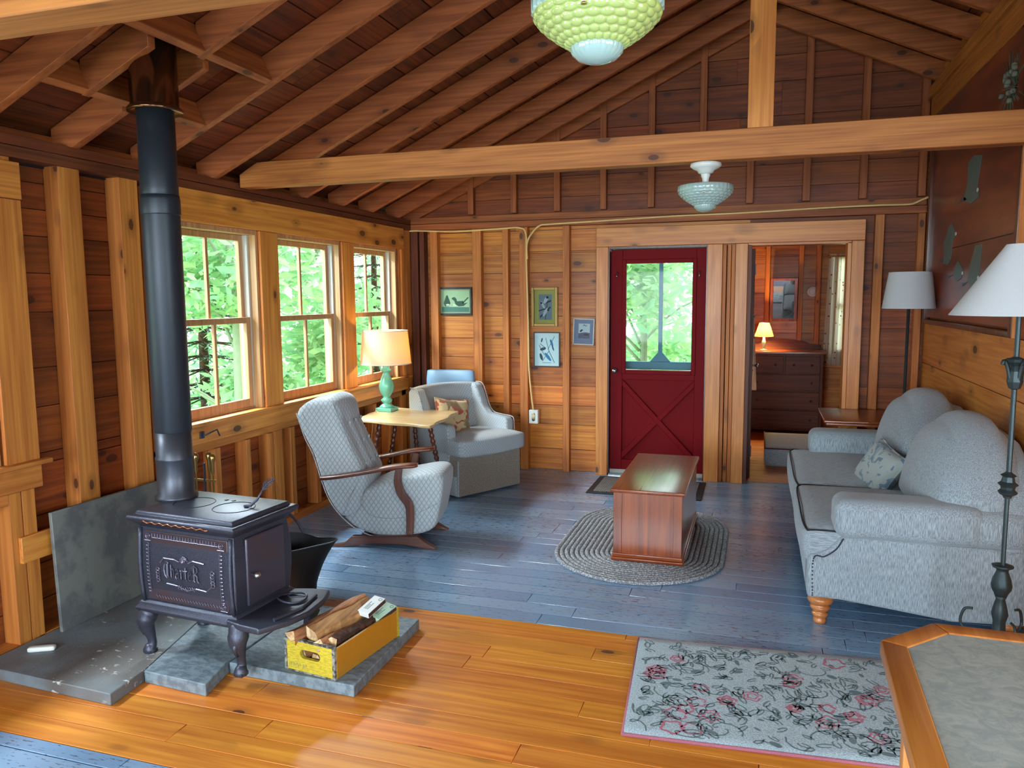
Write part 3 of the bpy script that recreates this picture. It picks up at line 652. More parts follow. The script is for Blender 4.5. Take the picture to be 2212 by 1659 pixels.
broadleaf(-.9, 14.2, -.7, 5.0, 1.5, 2400, 'leafy tree seen at the right edge of the red door glass', .1)
# ================================================================== FURNITURE
# --- hearth stones
def slab(label, poly, z, mat, h=.05):
    q = MB(); q.prism(poly, lambda a, b, d: (a, b, d), 0, h); o = q.build('hearth_slab', mat, bevel=.004, origin=(sum(p[0] for p in poly)/len(poly), sum(p[1] for p in poly)/len(poly), 0)); return tag(o, label, 'stone slab', 'slate hearth slabs')
slab('long stained hearth slab running from the window wall beneath the stove', [(-3.10, 2.295), (-2.378, 2.262), (-2.395, 2.455), (-2.60, 3.25), (-3.10, 3.3)], 0, M['slate_stained'])
slab('middle hearth slab with a split corner, between stained slab and crate slab', [(-2.390, 2.452), (-2.068, 2.431), (-2.108, 2.618), (-2.12, 3.25), (-2.595, 3.25)], 0, M['slate'], .052)
slab('hearth slab carrying the yellow crate', [(-2.102, 2.622), (-1.496, 2.597), (-1.513, 3.262), (-2.115, 3.28)], 0, M['slate'], .05)
q = MB(); q.prism([(2.648, .05), (3.42, .05), (3.42, .612), (2.648, .617)], lambda a, b, d: (-3.035-.03*b+d, a, b), -.018, .0); tag(q.build('slate_sheet', M['slate_wall'], bevel=.003), 'large grey slate sheet leaning on the wall behind the stove', 'heat shield')
q = MB(); q.rbox((0, 0, .011), (.055, .016, .011), .008, n=6); o = q.build('pale_stone', M['white']); o.location = (-2.965, 2.475, .05); o.rotation_euler = (0, 0, .5); tag(o, 'small white oblong piece lying on the hearth by the wall post', 'stone')
# --- cast iron stove : local x along the long side, y away from the camera
ST = thing('wood_stove', 'black cast iron box stove with raised gothic lettering on its side', 'stove', (-2.505, 2.60, .05), rad(-4.5))
Lx, Dy = .50, .34; z0, z1 = .235, .575
def bulge(z): t = (z-z0)/(z1-z0); return .012*sin(pi*t)-.02*(1-t)*.0
b = MB(); N = 10
prof = [(z0, 0)]+[(z0+(z1-z0)*i/N, bulge(z0+(z1-z0)*i/N)) for i in range(N+1)]
rings = []
for i in range(N+1):
    z = z0+(z1-z0)*i/N; e = bulge(z); rings.append([(-e, -e, z), (Lx+e, -e, z), (Lx+e, Dy+e, z), (-e, Dy+e, z)])
vs = [p for r_ in rings for p in r_]; fs = [(i*4+j, i*4+(j+1) % 4, (i+1)*4+(j+1) % 4, (i+1)*4+j) for i in range(N) for j in range(4)]+[(3, 2, 1, 0), tuple(N*4+j for j in range(4))]
b.add(vs, fs); b.build('body', M['iron'], ST, bevel=.006)
def moulding(mb, prof, x0, y0, x1, y1):
    """rectangular ring of stacked profile: (inset outward, z)"""
    vs = [];
    for o_, z in prof: vs += [(x0-o_, y0-o_, z), (x1+o_, y0-o_, z), (x1+o_, y1+o_, z), (x0-o_, y1+o_, z)]
    n = len(prof); fs = [(i*4+j, i*4+(j+1) % 4, (i+1)*4+(j+1) % 4, (i+1)*4+j) for i in range(n-1) for j in range(4)]+[(3, 2, 1, 0), tuple((n-1)*4+j for j in range(4))]
    mb.add(vs, fs)
b = MB(); moulding(b, [(0, .19), (.012, .19), (.026, .2), (.03, .212), (.018, .225), (.016, .235), (.004, .245)], 0, 0, Lx, Dy); b.build('base_moulding', M['iron'], ST, bevel=.003)
b = MB(); moulding(b, [(0, .565), (.006, .575), (.018, .585), (.036, .60), (.04, .612), (.034, .62), (.012, .622), (.010, .634), (.004, .638)], 0, 0, Lx, Dy); b.build('top_plate', M['iron'], ST, bevel=.003)
b = MB()
for cx in (.14, .36):
    b.tube([(cx+.088*cos(a), .17+.088*sin(a), .639) for a in [2*pi*i/36 for i in range(37)]], .0016, 4, cap=False)
for cx in (.235, .275): b.box(cx, .25, .6385, cx+.012, .265, .6405)
b.build('cook_lid_groove', M['soot'], ST)
# front panel with raised ornament (side towards the viewer, y = 0)
yf = lambda z: -bulge(z)-.001
b = MB(); b.prism([(.03, .252), (.47, .252), (.478, .555), (.022, .555)], lambda a, c, d: (a, yf(c)+d, c), -.004, .004); sp = b.build('side_panel', M['iron_rust'], ST, bevel=.003)
b = MB()
def rel(mb, pts, r=.0016, dz=-.006): mb.tube([(x, yf(z)+dz, z) for x, z in pts], r, 4, smooth=False)
# key fret along top, right and bottom edges
u = .0155; x = .075
while x < .418:
    rel(b, [(x, .528), (x, .546), (x+u*.8, .546), (x+u*.8, .534), (x+u*.4, .534), (x+u*.4, .540)]); rel(b, [(x, .528), (x+u, .528)]); x += u
z = .29
while z < .50:
    rel(b, [(.455, z), (.44, z), (.44, z+u*.8), (.450, z+u*.8), (.450, z+u*.4)]); rel(b, [(.045, z), (.058, z), (.058, z+u*.8), (.05, z+u*.8)]); z += u
x = .075
while x < .418: rel(b, [(x, .266), (x+u*.5, .277), (x+u, .266)], .0014); x += u
for cx, cz in ((.447, .532), (.052, .532), (.447, .272)):
    rel(b, [(cx+.011*cos(2*pi*i/14), cz+.011*sin(2*pi*i/14)) for i in range(15)]); rel(b, [(cx+.004*cos(2*pi*i/8), cz+.004*sin(2*pi*i/8)) for i in range(9)]); rel(b, [(cx-.018, cz-.018), (cx+.018, cz-.018)])
# scrolled cartouche
rel(b, [(.12, .425), (.14, .447), (.20, .447), (.225, .44)], .003); rel(b, [(.275, .44), (.30, .452), (.36, .447)], .003)
rel(b, [(.15, .338), (.21, .334), (.235, .326), (.26, .318), (.285, .326), (.31, .334), (.365, .33), (.392, .352), (.398, .37)], .003)
for k in range(7):
    a = k*.55; rel(b, [(.25+.02*cos(a)*(1-t)+.03*cos(a+t*4)*t*.6, .448+.014*sin(a)+.016*sin(a+t*4)*t) for t in [i/8 for i in range(9)]], .0016)
    rel(b, [(.26+(k-3)*.014+.006*cos(5*t+k), .328+.008*sin(5*t+k)) for t in [i/8 for i in range(9)]], .0016)
for k in range(5):
    rel(b, [(.105+.009*cos(6*t+k), .395-k*.012+.008*sin(6*t+k)) for t in [i/8 for i in range(9)]], .0016); rel(b, [(.402+.01*cos(6*t+k), .412-k*.013+.009*sin(6*t+k)) for t in [i/8 for i in range(9)]], .0018)
b.build('cast_ornament', plain('worn_iron_relief', (112, 106, 122), .36, .6), ST)
# the name in blackletter strokes
b = MB(); s_ = .058
glyph = {
 'C': [[(.75, .95), (.45, 1.02), (.2, .85), (.1, .5), (.22, .15), (.5, -.02), (.8, .1)], [(.45, .9), (.42, .12)], [(.58, .95), (.56, .08)]],
 'h': [[(.15, 1.), (.15, .08), (.25, 0)], [(.15, .6), (.4, .72), (.52, .55), (.52, .1), (.62, 0)]],
 'a': [[(.12, .62), (.35, .72), (.5, .6), (.5, .08), (.62, 0)], [(.5, .42), (.2, .35), (.12, .18), (.25, .02), (.5, .15)]],
 'r': [[(.12, .7), (.2, .6), (.2, .06), (.32, 0)], [(.2, .55), (.4, .72), (.52, .62)]],
 't': [[(.25, .95), (.25, .1), (.4, 0), (.5, .06)], [(.08, .66), (.5, .68)]],
 'e': [[(.5, .15), (.35, 0), (.15, .12), (.15, .55), (.35, .72), (.5, .55), (.15, .35)]],
 'R': [[(.3, .92), (.3, .08), (.1, 0)], [(.05, .85), (.35, 1.0), (.7, .9), (.75, .65), (.5, .52), (.3, .5)], [(.45, .5), (.7, .35), (.68, .1), (.88, -.04)], [(.12, .0), (.2, .08), (.45, .0)]]}
x = .137
for ch, w in zip('CharteR', (.92, .68, .68, .58, .56, .6, .95)):
    sc_ = s_*(1.15 if ch in 'CR' else 1.0)
    for st in glyph[ch]: rel(b, [(x+p[0]*s_*.72, .365+p[1]*sc_) for p in st], .0032, -.006)
    x += w*s_*.66
b.build('raised_lettering', plain('worn_bright_iron', (98, 94, 108), .35, .6), ST)
for cx in (.006, Lx-.006): b = MB(); b.tube([(cx, yf(z)-.004, z) for z in [.245+.32*i/8 for i in range(9)]], .009, 8); b.build('corner_bead', M['iron'], ST)
b = MB(); b.tube([(.05+.012*i, -.038, .6+.004*sin(i*1.7)) for i in range(31)], .0035, 5); b.build('copper_frieze', plain('copper_highlight', (150, 96, 66), .3, .9), ST)
# loading door on the end wall (x = Lx)
b = MB(); b.box(Lx+.006, .055, .262, Lx+.02, Dy-.045, .55); dr = b.build('door', M['iron_rust'], ST, bevel=.006)
b = MB(); b.lathe([(0, 0), (.006, 0), (.006, .022), (.014, .028), (.015, .037), (.008, .044), (0, .045)], n=14); o = b.build('door_knob', M['steel'], dr); o.rotation_euler = (0, pi/2, 0); o.location = (Lx+.02, .075, .395)
# hearth shelf
b = MB(); P = [(Lx-.045, .0), (Lx-.02, -.035), (Lx+.06, -.05), (Lx+.155, -.055), (Lx+.215, .06), (Lx+.235, .17), (Lx+.215, .30), (Lx+.175, .40), (Lx+.09, .39), (Lx+.01, .36), (Lx+.0, .0)]
b.prism(P, lambda a, c, d: (a, c, d), .205, .232); sh = b.build('hearth_shelf', M['iron'], ST, bevel=.007, seg=3)
b = MB(); b.tube([(Lx+.165, .03, .238), (Lx+.195, .17, .238), (Lx+.165, .31, .238)], .008, 6, smooth=False); b.build('shelf_rim', M['iron'], sh)
def leg(x, y, h, fx, fy, nm='leg'):
    b = MB(); n = V((fx, fy, 0)); P = [V((x, y, h)), V((x, y, h*.86))+n*.022, V((x, y, h*.66))+n*.03, V((x, y, h*.42))+n*.014, V((x, y, h*.2))+n*.006, V((x, y, .02))+n*.016, V((x, y, 0))+n*.018]
    C_ = bez(P, 4); r = [1.3*q for q in [.027, .031, .034, .033, .031, .033, .032, .030, .027, .024, .022, .019, .017, .015, .014, .014, .014, .015, .017, .019, .020, .022, .022, .021, .021]]
    b.tube(C_, r[:len(C_)], 10); b.tube([P[2]+n*.02+V((0, 0, .02)), P[2]+n*.034, P[3]+n*.026], [.006, .012, .005], 8); f = P[-1]; b.box(f.x-.022, f.y-.02, 0, f.x+.022, f.y+.02, .014)
    return b.build(nm, M['iron'], ST)
leg(.015, .02, .195, -.6, -.6); leg(.02, Dy-.03, .195, -.6, .6); leg(Lx+.02, .0, .207, .25, -.9); leg(Lx+.08, .34, .207, .6, .6)
# --- lid lifter standing on the stove top, trivet on the shelf
LF = thing('lid_lifter', 'fern-shaped iron lid lifter standing in the stove top', 'lid lifter', (-2.065, 2.765, .692), rad(10))
b = MB(); b.tube([(-.03, 0, 0), (.0, 0, .004), (.03, 0, .03), (.055, 0, .07)], [.006, .006, .005, .004], 6); b.build('shaft', M['iron'], LF)
b = MB(); c = bez([(.055, 0, .07), (.075, 0, .098), (.105, 0, .12)], 5); b.tube(c, .003, 5)
for i, p in enumerate(c):
    w = .018*sin(pi*(i+1)/(len(c)+1)); t = V((.6, 0, .75)).normalized()
    for sg in (-1, 1):
        nn = V((-.75, 0, .6))*sg*w; b.tube([p, p+nn+t*.01], [.003, .001], 4)
b.build('fern_grip', M['iron'], LF)
b = MB()
b.tube([(.055*cos(a)*1.15, .055*sin(a), .006+.004*sin(2*a)) for a in [2*pi*i/28 for i in range(29)]], .005, 6, cap=False); b.tube([(-.03, .01, .012), (.0, -.015, .012), (.03, .0, .014), (.065, .02, .01)], .004, 6)
o = b.build('iron_ring_tool', M['iron']); o.location = (-1.90, 2.80, .285); tag(o, 'round iron ring tool lying on the stove shelf', 'stove tool')
# --- stovepipe
PP = thing('stovepipe', 'tall black stovepipe rising from the stove to the roof', 'stovepipe', (-2.500, 2.820, 0))
MB().lathe([(.092, .687), (.092, .70), (.08, .712), (.078, .86), (.082, .868), (.082, .876), (.078, .884), (.078, .995)], n=40).build('flue_collar', M['pipe_grey'], PP)
MB().lathe([(.077, .99), (.0795, .995), (.0795, 2.0), (.0795, 2.02)], n=40).build('lower_pipe', M['black_pipe'], PP)
MB().lathe([(.0775, 1.96), (.0775, 2.06), (.0775, 2.42)], n=40).build('upper_pipe', M['black_pipe'], PP)
MB().lathe([(.081, 1.945), (.082, 1.95), (.081, 2.01), (.079, 2.03)], n=48, ripple=lambda a, i: .012*(1 if int(a*24/pi) % 2 else 0)*(i in (1, 2))).build('crimped_joint', M['black_pipe'], PP)
MB().lathe([(.079, 2.385), (.112, 2.38), (.114, 2.39), (.104, 2.40), (.098, 2.405), (.098, 2.86)], n=40).build('insulated_sleeve', M['bronze_metal'], PP)
# --- fireplace tools behind the pipe
TS = thing('fireplace_tool_set', 'brass-knobbed fireplace tools on a stand behind the stovepipe', 'fireplace tools', (-2.84, 3.42, 0))
MB().lathe([(.085, 0), (.085, .012), (.03, .025), (.008, .03), (.007, .70), (0, .70)], n=20).build('stand', M['iron'], TS)
MB().box(-.07, -.004, .60, .07, .004, .612).build('hanger', M['brass'], TS)
for dx_, dy_ in ((-.055, 0), (.055, 0), (0, .04)):
    b = MB(); b.lathe([(.004, .05), (.005, .62), (.009, .63), (.009, .68), (.016, .70), (.018, .715), (.012, .73), (0, .735)], (dx_, dy_, .02), 14); b.build('tool', M['brass'], TS)
# --- coal scuttle
CS = thing('coal_scuttle', 'black coal scuttle with upright bail handle beside the stove', 'coal scuttle', (-2.33, 3.52, 0), rad(-8))
def scut(u, v):
    a = 2*pi*u; r = .085+.075*v; sp = max(0, cos(a))**3*.085*v*v; return ((r+sp)*cos(a), r*.85*sin(a), .03+v*(.235+.05*max(0, cos(a))**2+.035*max(0, -cos(a))))
b = MB(); b.sheet(scut, 40, 12, wrap=True); b.sheet(lambda u, v: tuple(q*(.985 if i < 2 else 1) for i, q in enumerate(scut(u, 1-v))), 40, 12, wrap=True); b.lathe([(.0, .03), (.085, .03), (.08, 0), (.075, .0), (.075, .028), (0, .028)], n=24)
b.build('bucket', M['soot'], CS)
b = MB(); b.tube([scut(i/40, 1) for i in range(41)], .0035, 6, cap=False); b.build('rim', M['pipe_grey'], CS)
b = MB(); b.tube([(0+.02, .14*cos(a), .26+.19*sin(a)) for a in [pi*i/16 for i in range(17)]], [.007]*5+[.011]*7+[.007]*5, 8); o = b.build('bail_handle', M['iron'], CS); o.rotation_euler = (0, rad(-22), 0)
# --- crate with firewood and matches
CR = thing('wooden_crate', 'chipped yellow wooden crate holding split firewood', 'crate', (-1.838, 2.642, .051), rad(2))
cl, cw, ch = .462, .255, .135
CR.rotation_euler = (0, 0, math.atan2(2.607-2.641, -1.583+1.836)); 
def crate_end(y):
    b = MB(); t = .016
    # end board with a real hand hole
    hole = [(.5+.17*c1, .60+.11*s1) for c1, s1 in []]
    zz0, zz1, hx0, hx1 = .062, .100, .078, .182
    b.box(0, y, .0, cw, y+t, zz0); b.box(0, y, zz1, cw, y+t, ch); b.box(0, y, zz0, hx0, y+t, zz1); b.box(hx1, y, zz0, cw, y+t, zz1)
    for cxx, sg in ((hx0, 1), (hx1, -1)):
        zc = (zz0+zz1)/2; rr = (zz1-zz0)/2
        for q in (1, -1): b.prism([(cxx, zc+q*rr)]+[(cxx+sg*rr*(1-cos(th)), zc+q*rr*sin(th)) for th in [pi/2*i/6 for i in range(7)]][::-1]+[(cxx, zc)], lambda a, c, d: (a, d, c), y, y+t)
    return b.build('end_board', M['yellow'], CR)
crate_end(0); crate_end(cl-.016)
for x_ in (0, cw-.012): MB().box(x_, .0161, .0, x_+.012, cl-.0161, ch-.008).build('side_board', [plain('shaded_yellow_paint', (188, 128, 28), .5, var=.1, scale=30)][0] if x_ else M['yellow'], CR, bevel=.002)  # right-hand board darker, the crate's shaded side put into its paint
MB().box(.012, .0161, .0, cw-.012, cl-.0161, .01).build('bottom', M['crate_edge'], CR)
b = MB()
for x_ in (-.0015, cw-.012): b.box(x_, -.0015, 0, x_+.0135, .010, ch+.001)
b.box(0, -.001, ch-.004, cw, .017, ch+.002); b.box(0, -.0015, -.0, cw, .002, .006)
b.build('edge_strips', M['crate_edge'], CR)
b = MB()
for i in range(12): b.box(.02+i*.008, -.0012, .022+.004*(i % 3), .024+i*.008, -.0004, .032+.006*(i % 2))
b.build('faded_print', plain('faded_grey_print', (150, 142, 90), .7), CR)
crate_m = Matrix.Translation(CR.location) @ Matrix.Rotation(CR.rotation_euler[2], 4, 'Z')
def log(label, p, q, r, seed, mat='split_wood'):
    rg = random.Random(seed); p, q = V(p), V(q); n = 5; d = (q-p).normalized(); a = d.cross(V((0, 0, 1))).normalized(); c = a.cross(d)
    shp = [(cos(2*pi*i/n+seed)*rg.uniform(.65, 1.15), sin(2*pi*i/n+seed)*rg.uniform(.65, 1.1)) for i in range(n)]
    b = MB(); vs = []; K = 9
    for k in range(K):
        pp = p.lerp(q, k/(K-1))
        for i in range(n): e = 1+.10*sin(k*1.7+i*2+seed)+rg.uniform(-.06, .06); vs.append(pp+(a*shp[i][0]+c*shp[i][1])*r*e+d*(rg.uniform(-.012, .012) if k in (0, K-1) else 0))
    for k in range(K-1):
        for i in range(n): b.m = 0; b.add([vs[k*n+i], vs[k*n+(i+1) % n], vs[(k+1)*n+(i+1) % n], vs[(k+1)*n+i]], [(0, 1, 2, 3)])
    b.m = 1; b.add(vs[:n], [list(range(n))[::-1]]); b.add(vs[-n:], [list(range(n))])
    b.v = [tuple(crate_m @ V(x)) for x in b.v]
    bm_o = b.build('firewood_log', [M[mat], M['end_grain']], origin=tuple(crate_m @ ((p+q)/2)))
    bmx = bmesh.new(); bmx.from_mesh(bm_o.data); bmesh.ops.remove_doubles(bmx, verts=bmx.verts, dist=1e-5); bmx.to_mesh(bm_o.data); bmx.free()
    return tag(bm_o, label, 'firewood', 'split logs in the yellow crate')
log('longest split log, lying along the stove side of the crate', (.045, -.005, .140), (.11, .41, .165), .040, 1)
log('split log with a pale triangular end in the middle of the crate', (.118, .03, .148), (.16, .38, .15), .042, 2)
log('dark barky log along the shaded side of the crate', (.200, .05, .125), (.205, .39, .11), .038, 3, 'bark')
log('small splintered log at the hand-hole end beside the barky log', (.170, .006, .125), (.185, .22, .11), .030, 4)
log('log at the bottom of the crate under the longest log', (.06, .03, .05), (.07, .40, .055), .032, 5)
log('log at the bottom of the crate seen through the hand hole', (.13, .03, .05), (.135, .40, .05), .032, 6)
log('short sliver leaning out of the crate towards the stove', (.02, .10, .10), (.035, .34, .12), .02, 7)
def matchbox(label, loc, rot, c):
    t = thing('matchbox', label, 'matchbox', loc, 0, 'matchboxes on the firewood'); t.rotation_euler = rot
    MB().box(-.03, -.06, 0, .03, .06, .024).build('sleeve', c, t, bevel=.0015)
    MB().box(-.0302, -.058, .003, -.0305, .058, .021).box(.0302, -.058, .003, .0306, .058, .021).build('striker', plain('striker_brown', (70, 40, 34), .8), t)
    b = MB(); b.tube([(.016+.008*cos(a), .043+.008*sin(a), .0243) for a in [2*pi*i/20 for i in range(21)]], .0011, 4, cap=False); b.build('printed_emblem', plain('blue_grey_ring', (60, 90, 104), .7), t); b = MB()
    for i, (xx, w) in enumerate(((-.014, .055), (-.006, .04), (.003, .05))):
        for j in range(int(w/.006)): b.box(xx, -.035+j*.006, .0241, xx+.0035, -.035+j*.006+.004, .0245)
    b.build('printed_lettering', plain('blue_grey_ink', (60, 90, 104), .7), t); return t
lm = crate_m @ V((.205, .33, .168)); matchbox('white large matchbox lying on top of the split firewood', lm, (rad(14), rad(4), rad(-12)), M['white'])
lm = crate_m @ V((.222, .385, .122)); matchbox('second matchbox with pale green end tucked below the white one', lm, (rad(10), rad(8), rad(-14)), plain('pale_green_card', (176, 206, 180), .6))
# --- braided rug, chest
BR = MB(); CX, CY = -.668, 4.93
for k in range(16):
    rr = .50-k*.031; hl = .30
    pts = []
    for i in range(72):
        a = 2*pi*i/72; px, py = rr*cos(a), rr*sin(a); pts.append((px, py+(hl if py > 1e-9 else -hl if py < -1e-9 else 0), .007+.0015*sin(i*2.5+k)))
    BR.tube(pts+[pts[0]], .0155, 6, cap=False)
BR.v = [(x, y, z*.9+.0 if z > 0 else max(z, .0)) for x, y, z in BR.v]
def braid():
    t = NT('braided_cord'); v = t.tc.outputs['Object']; w = t.node('ShaderNodeTexVoronoi'); t.inp(w, 'Vector', v); t.inp(w, 'Scale', 95.); n = t.noise(v, 4, 1).outputs[0]
    c = t.mix(t.step(w.outputs['Distance'], .25, .6), L((190, 190, 190)), L((124, 126, 132))); t.bump(w.outputs['Distance'], .4, .002); return t.out(c, .9)
o = BR.build('braided_rug', braid(), origin=(CX*0, 0, 0)); o.location = (CX, CY, 0); tag(o, 'oval braided grey rug beneath the reddish wooden chest', 'rug')
CH = thing('blanket_chest', 'long narrow reddish wooden chest standing on the oval braided rug', 'chest', (-.792, 4.455, .02))
cw_, cd_, ct = .40, 1.06, .43
b = MB(); b.box(.0, .0, .035, cw_, cd_, ct-.018); b.build('body', M['chest_z'], CH, bevel=.003)
for q in (0, cw_-.05): MB().box(q, -.006, .045, q+.05, .0, ct-.018).build('end_stile', M['chest_z'], CH, bevel=.002)
b = MB(); b.box(-.012, -.014, .0, cw_+.012, cd_+.012, .02); b.box(-.006, -.008, .02, cw_+.006, cd_+.006, .045); b.build('plinth', M['chest_x'], CH, bevel=.005, seg=3)
b = MB(); b.box(-.016, -.02, ct-.018, cw_+.016, cd_+.016, ct+.004); b.build('lid', M['chest_y'], CH, bevel=.005, seg=3)
MB().box(.155, -.021, ct+.003, .157, .10, ct+.0046).build('lid_crack', M['soot'], CH)
# --- door mat
DM = thing('door_mat', 'black-edged grey door mat in front of the red door', 'mat', (-1.30, 6.03, 0))
b = MB(); b.box(0, 0, 0, .91, .60, .008); b.build('rubber_backing', M['mat_black'], DM, bevel=.003)
b = MB(); b.box(.05, .05, .008, .86, .55, .013); 
def ribs():
    t = NT('ribbed_mat_pile'); v = t.tc.outputs['Object']; br_ = t.node('ShaderNodeTexBrick'); t.inp(br_, 'Vector', v); t.inp(br_, 'Scale', 14.); t.inp(br_, 'Color1', L((150, 142, 134))); t.inp(br_, 'Color2', L((132, 126, 120))); t.inp(br_, 'Mortar', L((52, 50, 50))); t.inp(br_, 'Mortar Size', .04); return t.out(br_.outputs[0], .9)
b.build('pile', ribs(), DM)
# --- floral rug
FR = thing('floral_rug', 'pale hooked rug with dark leaf outlines and pink flowers on the amber boards', 'rug', (-.43, 2.64, 0), rad(4.2))
b = MB(); Lr, Wr = 1.32, .81; b.rbox((Lr/2, Wr/2, .007), (Lr/2, Wr/2, .007), .006, n=12); b.build('pile', speckle('pale_wool_loops', (178, 194, 200), (142, 158, 166), 160, (1, 1, 1), bump=1., amt=.9), FR)
b = MB(); rg = random.Random(11)
def ribbon(mb, pts, w=.0055, z=.0148):
    pts = [V((p[0], p[1], z)) for p in pts]; vs = []
    for i, p in enumerate(pts): t = (pts[min(i+1, len(pts)-1)]-pts[max(i-1, 0)]).normalized(); nn = V((-t.y, t.x, 0))*w*.5*rg.uniform(.7, 1.3); vs += [p+nn, p-nn]
    mb.add(vs, [(2*i, 2*i+1, 2*i+3, 2*i+2) for i in range(len(pts)-1)])
def clampr(x, y): return (min(max(x, .02), Lr-.02), min(max(y, .02), Wr-.02))
for i in range(460):
    b.m = 0; cx, cy = rg.uniform(.04, Lr-.04), rg.uniform(.03, Wr-.03); a = rg.uniform(0, 2*pi); l = rg.uniform(.016, .032); w = l*rg.uniform(.25, .5)
    if i % 7 == 0:
        ribbon(b, [clampr(cx+.06*cos(a)*t+.03*sin(a+4*t), cy+.06*sin(a)*t+.03*cos(a+4*t)) for t in [k/8*1.6-.8 for k in range(9)]], .0055)
    elif i % 6 == 1:
        pl_ = [clampr(cx+l*.8*cos(q)*cos(a)-w*sin(q)*sin(a), cy+l*.8*cos(q)*sin(a)+w*sin(q)*cos(a)) for q in [2*pi*k/10 for k in range(10)]]; b.add([(p[0], p[1], .0147) for p in pl_], [list(range(10))])
    else: ribbon(b, [clampr(cx+l*cos(q)*cos(a)-w*sin(q)*sin(a), cy+l*cos(q)*sin(a)+w*sin(q)*cos(a)) for q in [2*pi*k/12 for k in range(11)]], .0055)
for i in range(34):
    b.m = 1; cx, cy = rg.uniform(.08, Lr-.08), rg.uniform(.07, Wr-.07); r = rg.uniform(.024, .042)
    for rr in (r, r*.55) if i % 3 else (r,):
        ribbon(b, [(cx+rr*cos(a)*(1+.15*sin(5*a+i)), cy+rr*sin(a)*(1+.15*sin(5*a+i))) for a in [2*pi*k/20 for k in range(20)]], .010 if i % 2 else .007)
b.m = 2
for a0, a1 in (((0.0, 0.0), (Lr, 0)), ((0, Wr), (Lr, Wr)), ((0, 0), (0, Wr)), ((Lr, 0), (Lr, Wr))): b.tube([(a0[0], a0[1], .006), (a1[0], a1[1], .006)], .007, 8)
b.build('flower_pattern', [plain('dark_green_wool', (104, 124, 128), .9), plain('rose_wool', (190, 112, 130), .9), plain('dusty_rose_binding', (158, 92, 106), .9, scale=200, var=.3)], FR)
# --- tile-topped table at the corner of the picture
TT = thing('tile_top_table', 'octagonal wooden table with mottled tile top, closest to the viewer', 'table', (.30, 1.975, 0), rad(-1.8))
# outline in table coordinates
A = [(0, 0), (.137, .152), (.72, .152), (.86, 0), (.86, -.60), (.72, -.75), (.137, -.75), (0, -.60)]
def inset(poly, d):
    c = V((.43, -.3)); out = []
    n = len(poly)
    for i in range(n):
        p0, p1, p2 = V(poly[i-1]), V(poly[i]), V(poly[(i+1) % n]); e1 = (p1-p0).normalized(); e2 = (p2-p1).normalized(); n1 = V((e1.y, -e1.x)); n2 = V((e2.y, -e2.x)); m = (n1+n2).normalized(); out.append(tuple(p1+m*d/max(.2, m.dot(n1))))
    return out
In = inset(A, .058)
b = MB(); n = 8
for i in range(n):
    j = (i+1) % n
    b.prism([A[i], A[j], In[j], In[i]], lambda p, q, d: (p, q, d), .715, .752)
b.build('rim_frame', wood('oak_edge', (206, 128, 62), (172, 96, 40), 1, rough=.35, var=.08, knots=0, coat=.3), TT, bevel=.005, seg=3)
b = MB(); b.prism(In, lambda p, q, d: (p, q, d), .72, .749)
def marble():
    t = NT('mottled_grey_green_tile'); v = t.tc.outputs['Object']; n1 = t.noise(v, 26, 6, .7, 1.).outputs[0]; n2 = t.noise(v, 5, 3).outputs[0]
    c = t.mix(t.step(n1, .35, .65), L((166, 178, 174)), L((198, 204, 196))); c = t.mix(t.math('MULTIPLY', n2, .4), c, L((150, 162, 150))); return t.out(c, .18, coat=.3)
b.build('tile_top', marble(), TT)
MB().box(.1, -.65, .64, .76, -.02, .715).build('apron', M['trim_x'], TT, bevel=.003)
for lx, ly in ((.045, -.115), (.045, -.56), (.76, -.115), (.76, -.56)): MB().box(lx, ly, 0, lx+.05, ly+.05, .715).build('leg', M['trim_z'], TT, bevel=.004)
